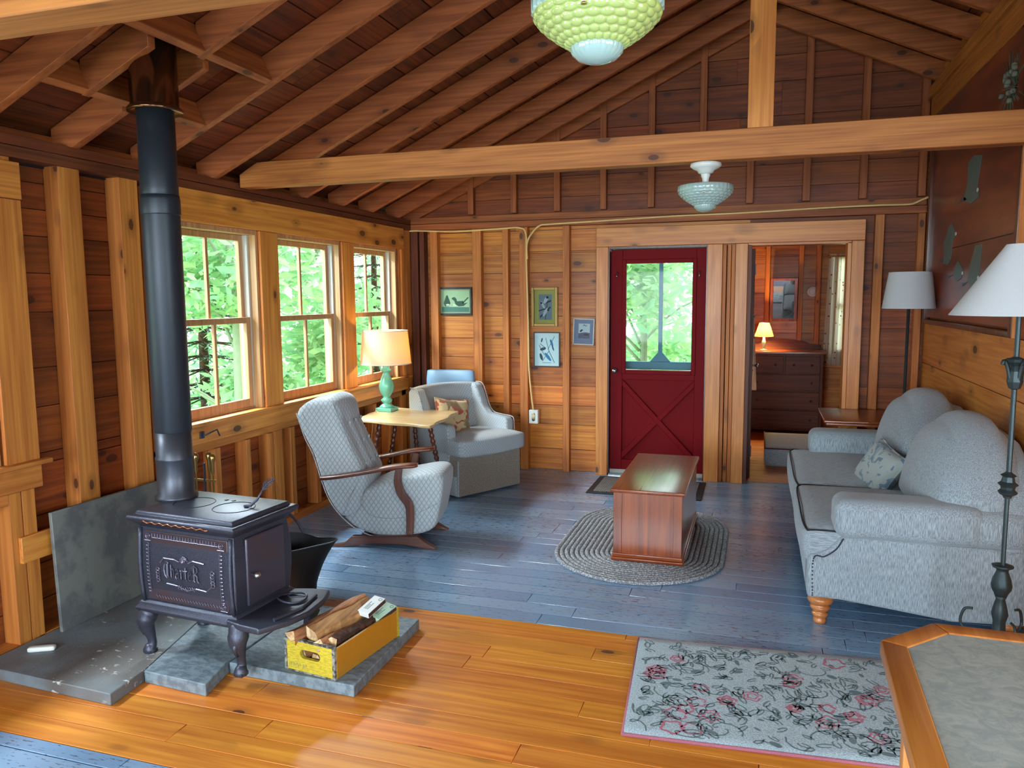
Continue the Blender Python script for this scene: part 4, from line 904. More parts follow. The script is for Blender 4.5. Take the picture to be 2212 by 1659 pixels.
# --- glider rocker
RK = thing('platform_rocker', 'tufted grey-blue platform rocker with curved wooden arms by the windows', 'rocking chair', (-1.90, 4.36, 0), rad(12))
yp = lambda a, c, d: (a, d, c)
back = [(-.872, .885), (-.885, .83), (-.836, .70), (-.786, .594), (-.738, .43), (-.69, .30), (-.61, .195), (-.50, .25), (-.478, .36), (-.455, .44), (-.485, .53), (-.545, .66), (-.60, .79), (-.615, .87), (-.65, .925), (-.72, .945), (-.81, .93)]
def loft(profile, y0, y1, name, mat, parent, n=9, bul=.0, edge=.03, crown=None, dents=(), dense=3):
    """soft body: outline swept across, rounded at both ends"""
    c = V((sum(p[0] for p in profile)/len(profile), sum(p[1] for p in profile)/len(profile)))
    P = [V((p.x, p.y)) for p in bez([(x, z, 0) for x, z in profile]+[(profile[0][0], profile[0][1], 0)], dense)][:-1]; m = len(P)
    nrm = []
    area_ = sum(P[i].x*P[(i+1) % m].y-P[(i+1) % m].x*P[i].y for i in range(m)); sg = 1 if area_ > 0 else -1
    for i in range(m): e = (P[(i+1) % m]-P[i-1]).normalized(); nrm.append(V((e.y, -e.x))*sg)
    ts = [0, .12, .3, .6, 1]; stations = [(y0+edge*(1-cos(t*pi/2)) if False else y0+edge*(1-sqrt(max(0, 1-(1-t)**2))) if False else y0+edge*t, edge*(1-sqrt(max(0, 1-(1-t)**2)))) for t in ts]
    inner = [(y0+edge+(y1-y0-2*edge)*k/(n+1), 0) for k in range(1, n+1)]; stations = stations+inner+[(y1-(q[0]-y0), q[1]) for q in reversed(stations)]
    b = MB(); vs = []
    for y, ins in stations:
        t = (y-y0)/(y1-y0)*2-1; bb = bul*(1-t*t)
        for i in range(m):
            q = P[i]+nrm[i]*(bb*(crown(P[i], nrm[i]) if crown else 1)-ins); dd = sum(dp*math.exp(-((y-dy_)**2+(q.x-dx_)**2+(q.y-dz_)**2)/(2*w_*w_)) for dx_, dy_, dz_, dp, w_ in dents); q = q-nrm[i]*dd; vs.append((q.x, y, q.y))
    k = len(stations); b.smooth = True; fs = [(i*m+j, i*m+(j+1) % m, (i+1)*m+(j+1) % m, (i+1)*m+j) for i in range(k-1) for j in range(m)]
    if sg > 0: fs = [f[::-1] for f in fs]; caps = [list(range(m)), list(range((k-1)*m, k*m))[::-1]]
    else: caps = [list(range(m))[::-1], list(range((k-1)*m, k*m))]
    fs = [f[::-1] for f in fs] if False else fs
    b.add(vs, fs); b.smooth = False; b.add([], []); 
    for f in caps: b.f.append(f); b.mi.append(b.m); b.sm.append(False)
    o = b.build(name, mat, parent); bmx = bmesh.new(); bmx.from_mesh(o.data); bmesh.ops.recalc_face_normals(bmx, faces=bmx.faces); bmx.to_mesh(o.data); bmx.free(); return o
TUF = [(x_, y_, z_) for x_, z_ in ((-.555, .79), (-.505, .66), (-.455, .53)) for y_ in (.13, .25, .37)]
rb = loft(back, .035, .465, 'backrest', M['quilt'], RK, n=30, dense=7, dents=[(x_, y_, z_, .022, .028) for x_, y_, z_ in TUF]+[(x_, y_, z_, .010, .03) for x_, z_ in ((-.53, .725), (-.48, .595)) for y_ in (.13, .25, .37)], bul=.03, edge=.035, crown=lambda p, n: 1 if n.x > .2 else .3)
seat = [(-.60, .185), (-.507, .11), (-.36, .068), (-.15, .08), (-.02, .13), (.02, .266), (.043, .40), (.030, .455), (-.02, .475), (-.12, .462), (-.25, .435), (-.38, .40), (-.47, .35), (-.50, .26)]
rs = loft(seat, .045, .455, 'seat', M['quilt'], RK, bul=.02, edge=.03, crown=lambda p, n: 1 if n.y > .2 else .2)
for x_, y_, z_ in TUF:
    b = MB(); b.rbox((x_-.012, y_, z_), (.006, .010, .010), .006, n=4); b.build('tufting_button', M['quilt'], RK)
for nm, pr, yy in (('seat_piping', [(-.49, .33), (-.44, .215), (-.30, .185), (-.15, .21), (-.02, .275), (.03, .30)], .043), ('back_piping', [(-.65, .93), (-.60, .80), (-.545, .66), (-.48, .5), (-.52, .38), (-.56, .30), (-.60, .21)], .034), ('shell_piping', [(-.885, .86), (-.836, .70), (-.786, .594), (-.738, .43), (-.69, .30), (-.61, .19), (-.5, .105), (-.36, .063), (-.15, .074)], .04)):
    b = MB(); b.tube([V((p.x, yy-.002, p.y)) for p in bez([(x, z, 0) for x, z in pr], 4)], .0035, 5); b.build(nm, M['quilt'], RK)
for yy in (-.005, .465):
    b = MB(); w = .075; cl_ = bez([(-.735, 0, .447), (-.62, 0, .463), (-.42, 0, .50), (-.25, 0, .535), (-.10, 0, .548)], 4); vs = []
    K = len(cl_)
    for i, p in enumerate(cl_):
        t = i/(K-1); hw = (.018+.026*sin(min(1, t*1.5)*pi/2))*(1 if t < .9 else sqrt(max(.05, 1-((t-.9)/.1)**2*.9))); oy = yy+.02-.03*t*(1 if yy < .2 else -1)
        for dy_, dz_ in ((-hw, -.010), (-hw*1.0, .006), (-hw*.6, .013), (hw*.6, .013), (hw, .006), (hw, -.010)): vs.append((p.x, oy+dy_, p.z+dz_))
    b.smooth = True; b.add(vs, [(i*6+j, i*6+(j+1) % 6, (i+1)*6+(j+1) % 6, (i+1)*6+j) for i in range(K-1) for j in range(6)]); b.smooth = False; b.add(vs[:6], [list(range(6))[::-1]]); b.add(vs[-6:], [list(range(6))])
    o = b.build('armrest', M['walnut_x'], RK); bmx = bmesh.new(); bmx.from_mesh(o.data); bmesh.ops.recalc_face_normals(bmx, faces=bmx.faces); bmx.to_mesh(o.data); bmx.free()
    c = bez([(-.222, 0, .525), (-.235, 0, .44), (-.215, 0, .36), (-.17, 0, .295), (-.160, 0, .23), (-.166, 0, .095)], 5); vs = []
    for i, p in enumerate(c):
        t = (c[min(i+1, len(c)-1)]-c[max(i-1, 0)]).normalized(); nn = V((t.z, 0, -t.x)); hw = .021+.006*sin(i/len(c)*pi)
        for s1, s2 in ((-1, -1), (1, -1), (1, 1), (-1, 1)): vs.append((p.x+nn.x*hw*s1, yy+.018+.012*s2, p.z+nn.z*hw*s1))
    b = MB(); b.add(vs, [(i*4+j, i*4+(j+1) % 4, (i+1)*4+(j+1) % 4, (i+1)*4+j) for i in range(len(c)-1) for j in range(4)]+[(3, 2, 1, 0), tuple(len(vs)-4+j for j in range(4))])
    o = b.build('arm_post', M['walnut_z'], RK, bevel=.004); bmx = bmesh.new(); bmx.from_mesh(o.data); bmesh.ops.recalc_face_normals(bmx, faces=bmx.faces); bmx.to_mesh(o.data); bmx.free()
    b = MB(); b.lathe([(0, 0), (.006, 0), (.005, .003), (0, .004)], n=8); o = b.build('screw_cap', M['brass'], RK); o.rotation_euler = (pi/2, 0, 0); o.location = (-.163, yy+.005, .115)
for yy in (.02, .43):
    b = MB(); b.prism([(-.70, 0), (-.60, .022), (-.545, .072), (-.12, .080), (-.05, .03), (.005, 0), (-.07, 0), (-.22, .026), (-.42, .026), (-.60, 0)], yp, yy, yy+.045); b.build('base_rail', M['walnut_x'], RK, bevel=.004)
b = MB(); b.box(-.50, .065, .03, -.45, .43, .07).box(-.2, .065, .03, -.15, .43, .07); b.build('cross_rail', M['walnut_y'], RK, bevel=.003)
# --- scalloped side table with rope-turned legs
SA, SB, SC_, SD = V((-2.771, 4.89)), V((-2.095, 4.765)), V((-2.165, 5.46)), V((-2.77, 5.52))
tz = .66; _k = (1.58-.66)/(1.58-.72); SA, SB, SC_, SD = SA*_k, SB*_k, SC_*_k, SD*_k
TB = thing('rope_leg_table', 'scalloped pale-topped table with dark rope-turned legs under the green lamp', 'table', (-2.45, 5.15, 0))
out = []
for p, q in ((SA, SB), (SB, SC_), (SC_, SD), (SD, SA)):
    d = q-p; nn = V((d.y, -d.x)).normalized()
    for i in range(12):
        t = i/12; w = .013*cos(2*pi*t*2)+(-.02 if t in (0,) else 0); out.append((p.x+d.x*t+nn.x*w+2.45, p.y+d.y*t+nn.y*w-5.15))
b = MB(); b.prism(out, lambda a, c, d: (a, c, d), tz-.022, tz); b.build('tabletop', wood('bleached_oak', (228, 200, 156), (196, 156, 108), 0, rough=.3, var=.05, knots=0, coat=.3), TB, bevel=.005, seg=3)
def rope_leg(p0, p1):
    b = MB(); p0, p1 = V(p0), V(p1); n = 60; pts = [p0.lerp(p1, i/n) for i in range(n+1)]; r = [.017+.004*sin(i*2*pi/4.2) if 4 < i < n-5 else .015 for i in range(n+1)]; b.tube(pts, r, 10); b.lathe([(.0, -.025), (.02, -.02), (.024, 0), (.02, .018), (.012, .024)], p1+V((0, 0, .022)), 14); b.build('leg', M['walnut_z'], TB)
for (tx, ty), (fx, fy) in zip(((.27, -.26), (-.24, -.2), (-.24, .25), (.22, .22)), ((.145, .365), (-.36, -.22), (-.3, .3), (.30, .33))):
    pass
def _tl(px, py, ax, val, dz=0): q = B(px, py, ax, val); return (q.x+2.45, q.y-5.15, q.z+dz)
_a = _tl(927, 914, 2, .64); _b = _tl(963, 1083, 2, .0); rope_leg(_a, _b)
for (p0, p1, Yl) in (((820, 918), (801, 1010), 5.30), ((854, 920), (841, 1004), 5.72), ((896, 921), (903, 997), 5.72)):
    u0, u1 = B(*p0, 1, Yl), B(*p1, 1, Yl); dr_ = (u1-u0)/(u0.z-u1.z); w0 = u0+dr_*(u0.z-.64); w1 = u0+dr_*u0.z; rope_leg((w0.x+2.45, w0.y-5.15, .64), (w1.x+2.45, w1.y-5.15, 0))
b = MB(); b.box(-.42, .16, .135, .08, .56, .15); b.build('lower_shelf', M['walnut_x'], TB, bevel=.003)
bk_cols = [(60, 70, 84), (190, 190, 186), (150, 110, 70), (226, 222, 210), (44, 44, 48)]
for i, (nm_, dx_, dz_) in enumerate((('dark magazine lying at the bottom of the pile on the low table shelf', 0, 0), ('grey-white magazine in the pile on the low table shelf', .01, .013), ('tan book resting in the pile on the low table shelf', -.005, .026), ('white magazine lying on the tan book on the low shelf', .012, .05), ('black book crowning the pile on the low table shelf', 0, .062))):
    h = .024 if i in (2, 4) else .011; b = MB(); b.box(-.11, -.14, 0, .11, .14, h); o = b.build('magazine' if i not in (2, 4) else 'book', plain('cover_%s' % 'abcde'[i], bk_cols[i], .5), bevel=.001); o.location = (-2.56+dx_, 5.50, .151+dz_); o.rotation_euler = (0, 0, .25*i-.4); tag(o, nm_, 'magazine' if i not in (2, 4) else 'book', 'reading matter under the side table')
# --- mint lamp
TL = thing('table_lamp', 'lit table lamp with mint green turned base and linen drum shade', 'lamp', (B(836, 887, 2, tz).x, B(836, 887, 2, tz).y, tz)); TL.scale = (1.07, 1.07, 1.07)
MB().box(-.066, -.066, 0, .066, .066, .026).build('plinth', M['mint'], TL, bevel=.003)
MB().lathe([(.055, .026), (.056, .036), (.043, .046), (.03, .055), (.028, .062), (.040, .072), (.044, .085), (.033, .095), (.026, .104), (.030, .115), (.045, .135), (.055, .165), (.058, .19), (.052, .22), (.040, .25), (.029, .275), (.024, .295), (.028, .300), (.040, .305), (.043, .314), (.036, .322), (.026, .33), (.024, .345), (.034, .355), (.040, .363), (.034, .372), (.018, .378), (.012, .40), (0, .40)], n=36).build('base', M['mint'], TL)
sm = M['shade_linen']
b = MB(); b.sheet(lambda u, v: ((.194+(.170-.194)*v)*cos(2*pi*u), (.194+(.170-.194)*v)*sin(2*pi*u), .362+.252*v), 48, 4, wrap=True); b.build('lamp_shade', sm, TL)
for rr_, zz_ in ((.195, .364), (.171, .613)): b = MB(); b.tube([(rr_*cos(a), rr_*sin(a), zz_) for a in [2*pi*i/48 for i in range(49)]], .004, 5, cap=False); b.build('shade_trim', M['white'], TL)
b = MB(); b.rbox((0, 0, .455), (.026, .026, .034), .026, n=6); b.build('bulb', M['bulb'], TL)
def lamp_light(nm, loc, w, c=(1, .62, .30), r=.03):
    l = bpy.data.lights.new(nm, 'POINT'); l.energy = w; l.color = c; l.shadow_soft_size = r; o = bpy.data.objects.new(nm, l); COL.objects.link(o); o.location = loc
lamp_light('mint_lamp_bulb', (TL.location.x, TL.location.y, tz+.50), 30, (1, .66, .30))
b = MB(); b.tube(bez([(-2.88, 5.52, .672), (-2.95, 5.60, .668), (-3.0, 5.66, .58), (-3.03, 5.64, .35), (-3.05, 5.63, .46)], 6), .0025, 5); tag(b.build('lamp_cord', M['wire']), 'thin cord running from the mint lamp down to the wall outlet', 'cord')
# --- skirted armchair; local x along its front, y backwards
AC = thing('skirted_armchair', 'low skirted armchair with diamond weave upholstery in the corner', 'armchair', (-2.22, 5.57, 0), rad(60))
b = MB(); b.prism([(0, 0), (.66, 0), (.68, .25), (.62, .62), (.04, .62), (-.02, .25)], lambda a, c, d: (a, c, d), .012, .335); b.build('skirted_base', M['skirt'], AC, bevel=.012, seg=3)
b = MB(); b.box(.0, -.006, .014, .655, .004, .325); b.build('front_skirt', M['skirt'], AC, bevel=.004)
b = MB(); b.box(-.008, .02, .014, .004, .21, .17); b.box(-.004, -.004, .014, .012, .012, .3); b.build('corner_pleat', M['quilt_small'], AC, bevel=.003)
b = MB(); b.rbox((.32, .20, .40), (.345, .27, .068), .03, puff=(0, 0, .022), n=12, warp=lambda o, p: (o.x*(1-.0) , o.y-.035*(1-(p[0])**2)*(p[1] < 0)*abs(p[1]), o.z)); b.build('seat_cushion', M['quilt_small'], AC)
b = MB(); b.tube([(-.02, .0, .345), (.15, -.075, .345), (.32, -.105, .345), (.5, -.075, .345), (.66, .0, .345)], .005, 6); b.build('cushion_piping', M['quilt_small'], AC)
def arm(x0, x1, flip):
    pr = [(.10, .05), (.10, .545), (.13, .572), (.25, .575), (.36, .588), (.42, .65), (.46, .74), (.51, .825), (.60, .832), (.64, .80), (.63, .3), (.60, .05)]
    b = MB(); b.prism(pr, lambda a, c, d: (d, a, c), x0, x1); return b.build('arm', M['quilt_small'], AC, bevel=.02, seg=4, angle=50)
arm(-.02, .065, 1); arm(.60, .685, -1)
for x_ in (-.022, .687):
    b = MB(); b.tube([V((x_, p.x, p.y)) for p in bez([(q[0], q[1], 0) for q in [(.10, .33), (.098, .53), (.13, .572), (.25, .577), (.36, .59), (.42, .652), (.46, .742), (.51, .827), (.60, .834)]], 4)], .0045, 6); b.build('arm_piping', M['quilt_small'], AC)
def bk(u, v, off=0):
    x = -.01+.69*u; cv = .09*(1-(2*u-1)**2); return (x, .50+cv+off+.10*v*.9-.06, .40+.435*v-.015*(2*u-1)**2)
b = MB(); b.sheet(lambda u, v: bk(u, v), 16, 10); b.sheet(lambda u, v: bk(1-u, v, .10), 16, 10); b.sheet(lambda u, v: tuple(V(bk(u, 1)).lerp(V(bk(u, 1, .10)), v)+V((0, 0, .012*sin(pi*v)))) , 16, 5); o = b.build('backrest', M['quilt_small'], AC); bmx = bmesh.new(); bmx.from_mesh(o.data); bmesh.ops.remove_doubles(bmx, verts=bmx.verts, dist=1e-4); bmesh.ops.recalc_face_normals(bmx, faces=bmx.faces); bmx.to_mesh(o.data); bmx.free()
def pillow(name, mat, label, loc, rot, sz, th=.06, piping=None):
    t = thing(name, label, 'cushion', loc); t.rotation_euler = rot
    def f(u, v, s):
        a, c = 2*u-1, 2*v-1; e = (1-a**4)*(1-c**4); k = 1-.10*(1-a*a)*(c*c)-0*a; k2 = 1-.10*(1-c*c)*(a*a); return (a*sz[0]*k2, c*sz[1]*k, s*th*e**.55)
    b = MB(); b.sheet(lambda u, v: f(u, v, 1), 18, 18); b.sheet(lambda u, v: f(1-u, v, -1), 18, 18); b.build('cushion_body', mat, t)
    b = MB(); pts = [f(u, 0, 0) for u in [i/12 for i in range(12)]]+[f(1, u, 0) for u in [i/12 for i in range(12)]]+[f(1-u, 1, 0) for u in [i/12 for i in range(12)]]+[f(0, 1-u, 0) for u in [i/12 for i in range(13)]]
    b.tube(pts, .006, 6, cap=False); b.build('piping', piping or mat, t); return t
m_ac = Matrix.Translation(AC.location) @ Matrix.Rotation(rad(60), 4, 'Z')
pillow('floral_cushion', M['pink_fabric'], 'pink floral cushion resting in the skirted armchair', m_ac @ V((.21, .33, .60)), (rad(72), rad(8), rad(52)), (.165, .15), .055)
# --- pale blue hard case standing behind the armchair
b = MB(); b.rbox((0, 0, .465), (.235, .035, .465), .033, n=8); o = b.build('blue_hard_case', M['plastic_blue']); o.location = (-2.66, 6.52, 0); tag(o, 'pale blue hard case standing on end behind the armchair', 'case')
# --- chenille loveseat; local x = depth towards the partition, y = along it
SF = thing('loveseat', 'grey chenille loveseat with rolled arms and turned front feet against the wall', 'sofa', (.255, 3.85, 0))
Ls = 2.10
b = MB(); b.prism([(.0, .13), (.0, .30), (.05, .34), (.93, .34), (.93, .10), (.6, .095), (.3, .125)], lambda a, c, d: (a, d, c), .10, Ls-.10); b.build('base', M['chenille'], SF, bevel=.02, seg=3)
armp = [(.0, .135), (.0, .345), (.045, .355), (.09, .38), (.125, .42), (.14, .445), (.30, .45), (.93, .44), (.945, .10), (.62, .085), (.35, .115), (.15, .135)]
for y0_ in (0, Ls-.17):
    b = MB(); b.prism(armp, lambda a, c, d: (a, d, c), y0_, y0_+.17); b.build('arm_panel', M['chenille'], SF, bevel=.018, seg=3, angle=50)
    yc = y0_+.085
    b = MB(); b.rbox((.53, yc, .528), (.405, .112, .090), .066, n=14); b.build('arm_roll', M['chenille'], SF)
    b = MB(); b.rbox((.42, yc, .536), (.312, .124, .095), .058, n=14); cv = b.build('arm_cover', M['chenille'], SF)
# nail trim on the near arm front
b = MB()
for i in range(44):
    pts_ = bez([(.012, .15, 0), (.012, .33, 0), (.06, .345, 0), (.11, .385, 0), (.14, .44, 0)], 11); p = pts_[i]; b.lathe([(0, 0), (.0045, 0), (.003, .003), (0, .0035)], n=6)
    for k in range(-24, 0): q = b.v[k]; b.v[k] = (p.x+.012+q[0], -.002-q[2], p.y+q[1])
o = b.build('nail_trim', M['iron'], SF); o['kind'] = 'stuff'
def tcush(y0, y1, nm):
    yc = (y0+y1)/2; hy = (y1-y0)/2
    b = MB(); b.rbox((.335, yc, .385), (.365, hy, .088), .05, puff=(.012, 0, .03), n=14); return b.build(nm, M['chenille_h'], SF)
tcush(.02, .955, 'seat_cushion'); tcush(.96, 1.90 if False else Ls-.03, 'seat_cushion')
for y0_, y1_ in ((.02, .955), (.96, Ls-.03)):
    b = MB(); b.tube(bez([(.50, y0_+.012, .462), (.06, y0_+.012, .462), (-.012, y0_+.04, .462), (-.022, (y0_+y1_)/2, .468), (-.012, y1_-.04, .462), (.06, y1_-.012, .462)], 6), .0045, 6); b.build('cushion_piping', M['charcoal'], SF)
b = MB(); b.prism([(.006, .12), (.006, .61), (.12, .78), (.35, .88), (.65, .90), (.95, .84), (1.05, .80), (1.15, .84), (1.45, .90), (1.75, .88), (1.98, .78), (2.094, .61), (2.094, .12)], lambda a, c, d: (d, a, c), .80, .95); b.build('back_frame', M['chenille'], SF, bevel=.03, seg=3)
def backpil(yc, hy, yoff):
    def wp(o, p):
        t = (o.y-yc)/hy; z = o.z; top = max(0, (z-.46)/.56); drop = .30*abs(t)**2.6*top; return (o.x+.20*(z-.46)-.0, o.y*(1) if False else yc+(o.y-yc)*(1-.04*top), z-drop)
    b = MB(); b.rbox((.66, yc, .70), (.135, hy, .262), .10, puff=(.06, 0, .03), n=18, warp=wp); return b.build('back_pillow', M['chenille'], SF)
backpil(.52, .52, 0); backpil(1.56, .52, 0)
for x_, y_ in ((.065, .045), (.065, Ls-.06), (.86, .06), (.86, Ls-.06)):
    MB().lathe([(0, 0), (.026, 0), (.030, .010), (.030, .022), (.024, .026), (.032, .034), (.038, .045), (.036, .054), (.026, .058), (.038, .066), (.047, .078), (.046, .088), (.034, .093), (.050, .100), (.060, .115), (.058, .128), (.05, .14)], (x_, y_, 0), 24).build('foot', wood('honey_turned_wood', (206, 134, 70), (176, 104, 48), 2, rough=.3, var=.05, knots=0, coat=.4), SF)
pillow('leaf_cushion', M['blue_fabric'], 'small pale blue leaf-patterned cushion leaning on the loveseat back', (.705, 4.93, .56), (rad(62), rad(14), rad(-72)), (.168, .145), .065)
# --- end table beyond the loveseat
ET = thing('end_table', 'dark wooden occasional table between loveseat and bedroom doorway', 'table', (.47, 5.985, 0))
b = MB(); b.prism([(0, .0), (.74, .0), (.74, .66), (0, .68)], lambda a, c, d: (a, c, d), .655, .675); b.box(.015, .015, .635, .725, .65, .655); b.build('tabletop', M['chest_x'], ET, bevel=.005, seg=3)
for x_, y_ in ((.16, .12), (.55, .12), (.16, .54), (.55, .54)):
    b = MB()
    for ph in (0, pi): b.tube([(x_+.014*cos(a*5+ph), y_+.014*sin(a*5+ph), .02+.615*a/(2*pi)) for a in [2*pi*i/60 for i in range(61)]], .013, 7)
    b.lathe([(.03, 0), (.03, .02), (.02, .03), (0, .03)], (x_, y_, 0), 12); b.build('leg', M['trim_z'], ET)
# --- floor lamps
FL = thing('floor_lamp', 'floor lamp with white drum shade and thin dark pole behind the loveseat', 'lamp', (1.035, 6.27, 0), 0, 'floor lamps')
MB().lathe([(.125, 0), (.125, .015), (.1, .022), (.02, .03), (.0105, .04), (.0105, 1.60), (.004, 1.605), (.004, 1.75), (0, 1.752)], n=28).build('pole', M['verdigris'], FL)
b = MB(); b.sheet(lambda u, v: ((.178-.036*v)*cos(2*pi*u), (.178-.036*v)*sin(2*pi*u), 1.478+.262*v), 48, 4, wrap=True); b.build('lamp_shade', M['lampshade_white'], FL)
b = MB(); b.tube([(-.142, 0, 1.735), (.142, 0, 1.735)], .002, 4); b.tube([(0, -.142, 1.735), (0, .142, 1.735)], .002, 4); b.build('shade_spider', M['steel'], FL)
NL = thing('floor_lamp', 'ornate verdigris floor lamp with white cone shade near the tile-topped table', 'lamp', (.925, 3.34, 0), rad(20), 'floor lamps')
b = MB(); b.sheet(lambda u, v: ((.232-.178*v)*cos(2*pi*u), (.232-.178*v)*sin(2*pi*u), 1.50+.262*v), 56, 4, wrap=True); b.build('lamp_shade', M['lampshade_white'], NL)
b = MB(); b.lathe([(.0085, .49), (.0085, .80), (.014, .802), (.016, .81), (.030, .818), (.034, .826), (.024, .836), (.026, .846), (.036, .856), (.024, .866), (.02, .885), (.028, .89), (.014, .90), (.0095, .905), (.0095, 1.22), (.02, 1.225), (.028, 1.25), (.026, 1.29), (.018, 1.31), (.034, 1.325), (.03, 1.335), (.0095, 1.345), (.0095, 1.50), (.004, 1.505), (.004, 1.765), (0, 1.766)], n=8, smooth=False); b.build('pole', M['verdigris'], NL)
b = MB(); b.lathe([(r_*.72, .535-(.535-z_)*.64) for r_, z_ in [(0, .34), (.03, .345), (.034, .36), (.046, .385), (.05, .41), (.044, .45), (.034, .48), (.028, .50), (.03, .515), (.05, .525), (.052, .535), (.03, .54), (.01, .535)]], n=20, ripple=lambda a, i: .05*cos(8*a)*(i > 2)); b.build('urn', M['verdigris'], NL)
b = MB()
for k in range(4):
    a = k*pi/2; d = V((cos(a), sin(a), 0)); b.tube(bez([V((0, 0, 1.235))+d*.015, V((0, 0, 1.30))+d*.03, V((0, 0, 1.33))+d*.045, V((0, 0, 1.315))+d*.052], 4), [.008]*13, 5)
b.build('leaf_collar', M['verdigris'], NL)
b = MB(); b.lathe([(.022, .415), (.016, .40), (.024, .37), (.03, .34), (.022, .31), (.024, .27), (.034, .24), (.02, .2), (0, .18)][::-1], n=16, ripple=lambda a, i: .12*cos(6*a)); b.build('stem', M['verdigris'], NL)
for k in range(3):
    a = k*2*pi/3+rad(140); d = V((cos(a), sin(a), 0)); b = MB()
    b.tube(bez([V((0, 0, .24)), d*.06+V((0, 0, .25)), d*.10+V((0, 0, .18)), d*.13+V((0, 0, .09)), d*.19+V((0, 0, .03)), d*.235+V((0, 0, .006))], 5), [.009]*14+[.012]*12, 7)
    b.tube(bez([d*.085+V((0, 0, .235)), d*.13+V((0, 0, .27)), d*.12+V((0, 0, .33)), d*.09+V((0, 0, .34))], 5), .0055, 6); b.tube(bez([d*.12+V((0, 0, .12)), d*.17+V((0, 0, .15)), d*.19+V((0, 0, .12))], 4), .005, 6)
    b.rbox(tuple(d*.24+V((0, 0, .008))), (.018, .018, .008), .007, n=4); b.build('scroll_leg', M['verdigris'], NL)
# --- ceiling fixtures
def fixture(x, y, zt, label, gm, k=1., dz=0.):
    t = thing('ceiling_light', label, 'ceiling light', (x, y, zt), 0, 'pressed glass ceiling lights')
    MB().lathe([(.0, -.0), (.060*k, 0), (.078*k, -.004), (.080*k, -.018), (.066*k, -.030), (.044*k, -.040), (.038*k, -.052), (.026*k, -.058), (.0, -.060)], n=28).build('canopy', M['white'], t)
    MB().lathe([(.024*k, -.056), (.024*k, -.068), (.018*k, -.08), (.016, -.1), (.016, -.13-dz), (0, -.132-dz)], n=18).build('socket', M['white'], t)
    R = .140*k; z = -.094-dz
    MB().lathe([(R*.97, z), (R, z-.004), (R*.995, z-.030), (R*.97, z-.034)], n=144, ripple=lambda a, i: .022*(1 if cos(36*a) > 0 else 0)*(i in (1, 2))).build('glass_rim', M['clear_glass'], t)
    b = MB()
    def bowl(u, v):
        r = R*(.985-.60*v**1.25); zz = z-.032-.070*k*v**.85; a = 2*pi*u
        row = int(v*6); f_ = (v*6) % 1; br_ = max(0., 1-((f_-.5)*2)**2-(((a*24/(2*pi)+.5*(row % 2)) % 1-.5)*2)**2)**.5; return ((r+.0028*br_)*cos(a), (r+.0028*br_)*sin(a), zz-.0028*br_)
    b.sheet(bowl, 240, 61, wrap=True); b.build('glass_bowl', gm, t)
    r0 = R*.39; zb = z-.032-.070*k
    MB().lathe([(0, zb-.034*k), (r0*.35, zb-.032*k), (r0*.75, zb-.025*k), (r0*.98, zb-.012*k), (r0*1.03, zb-.002), (r0*1.03, zb+.010), (r0*.9, zb+.012)], n=72, ripple=lambda a, i: .035*(1 if cos(24*a) > 0 else 0)*(i > 2)).build('glass_finial', M['clear_glass'], t)
    MB().lathe([(0, 0), (.006, 0), (.004, .004), (0, .005)], n=10).build('finial_screw', M['brass'], t).location = (0, -R*.95, z-.055)
    return t
fixture(-.285, 4.247, 2.268, 'small clear pressed glass ceiling light under the long tie beam', M['clear_glass'], 1., .022)
fixture(-.325, 1.60, 2.268, 'pale green bubbled glass ceiling light nearest the viewer, hanging from the nearest tie beam', M['green_glass'], .93)
# --- pictures on the north wall
def picture(label, x0, x1, z0, z1, frame_m, fw, mat_c, inner, art, tilt=0, y=None, fd=.018):
    y = 6.798 if y is None else y; w, h = x1-x0, z1-z0; t = thing('framed_picture', label, 'picture', ((x0+x1)/2, y, (z0+z1)/2), 0, 'framed prints between the wall studs'); t.rotation_euler = (0, tilt, 0)
    b = MB()
    for bx in [(-w/2, -fd, -h/2, -w/2+fw, 0, h/2), (w/2-fw, -fd, -h/2, w/2, 0, h/2), (-w/2+fw, -fd, h/2-fw, w/2-fw, 0, h/2), (-w/2+fw, -fd, -h/2, w/2-fw, 0, -h/2+fw)]: b.box(*bx)
    b.build('picture_frame', frame_m, t, bevel=.003); MB().box(-w/2+fw, -.006, -h/2+fw, w/2-fw, -.003, h/2-fw).build('mount', plain('mount_card', mat_c, .8, var=.03), t)
    mats = [plain('print_ground', inner[4], .7, var=.08, scale=30)]; b = MB(); X0, X1, Z0, Z1 = inner[:4]; X0, X1 = -w/2+X0*w, -w/2+X1*w; Z0, Z1 = -h/2+Z0*h, -h/2+Z1*h
    b.box(X0, -.0075, Z0, X1, -.006, Z1)
    for i, (c, polys) in enumerate(art):
        mats.append(plain('print_ink', c, .7, var=.15, scale=60)); b.m = i+1
        for P in polys: b.prism([(X0+(X1-X0)*p[0], Z0+(Z1-Z0)*p[1]) for p in P], lambda a, c_, d: (a, d, c_), -.0084-.0002*i, -.0075)
    b.build('print', mats, t); return t
def ell(cx, cy, a, b_, rot=0, n=14): return [(cx+a*cos(q)*cos(rot)-b_*sin(q)*sin(rot), cy+a*cos(q)*sin(rot)+b_*sin(q)*cos(rot)) for q in [2*pi*i/n for i in range(n)]]
def line(p, q, w): d = V((q[0]-p[0], q[1]-p[1])).normalized(); nn = V((-d.y, d.x))*w/2; return [(p[0]+nn.x, p[1]+nn.y), (q[0]+nn.x, q[1]+nn.y), (q[0]-nn.x, q[1]-nn.y), (p[0]-nn.x, p[1]-nn.y)]
fy = 6.798/6.68
def pz(z): return 1.58+(z-1.58)*fy
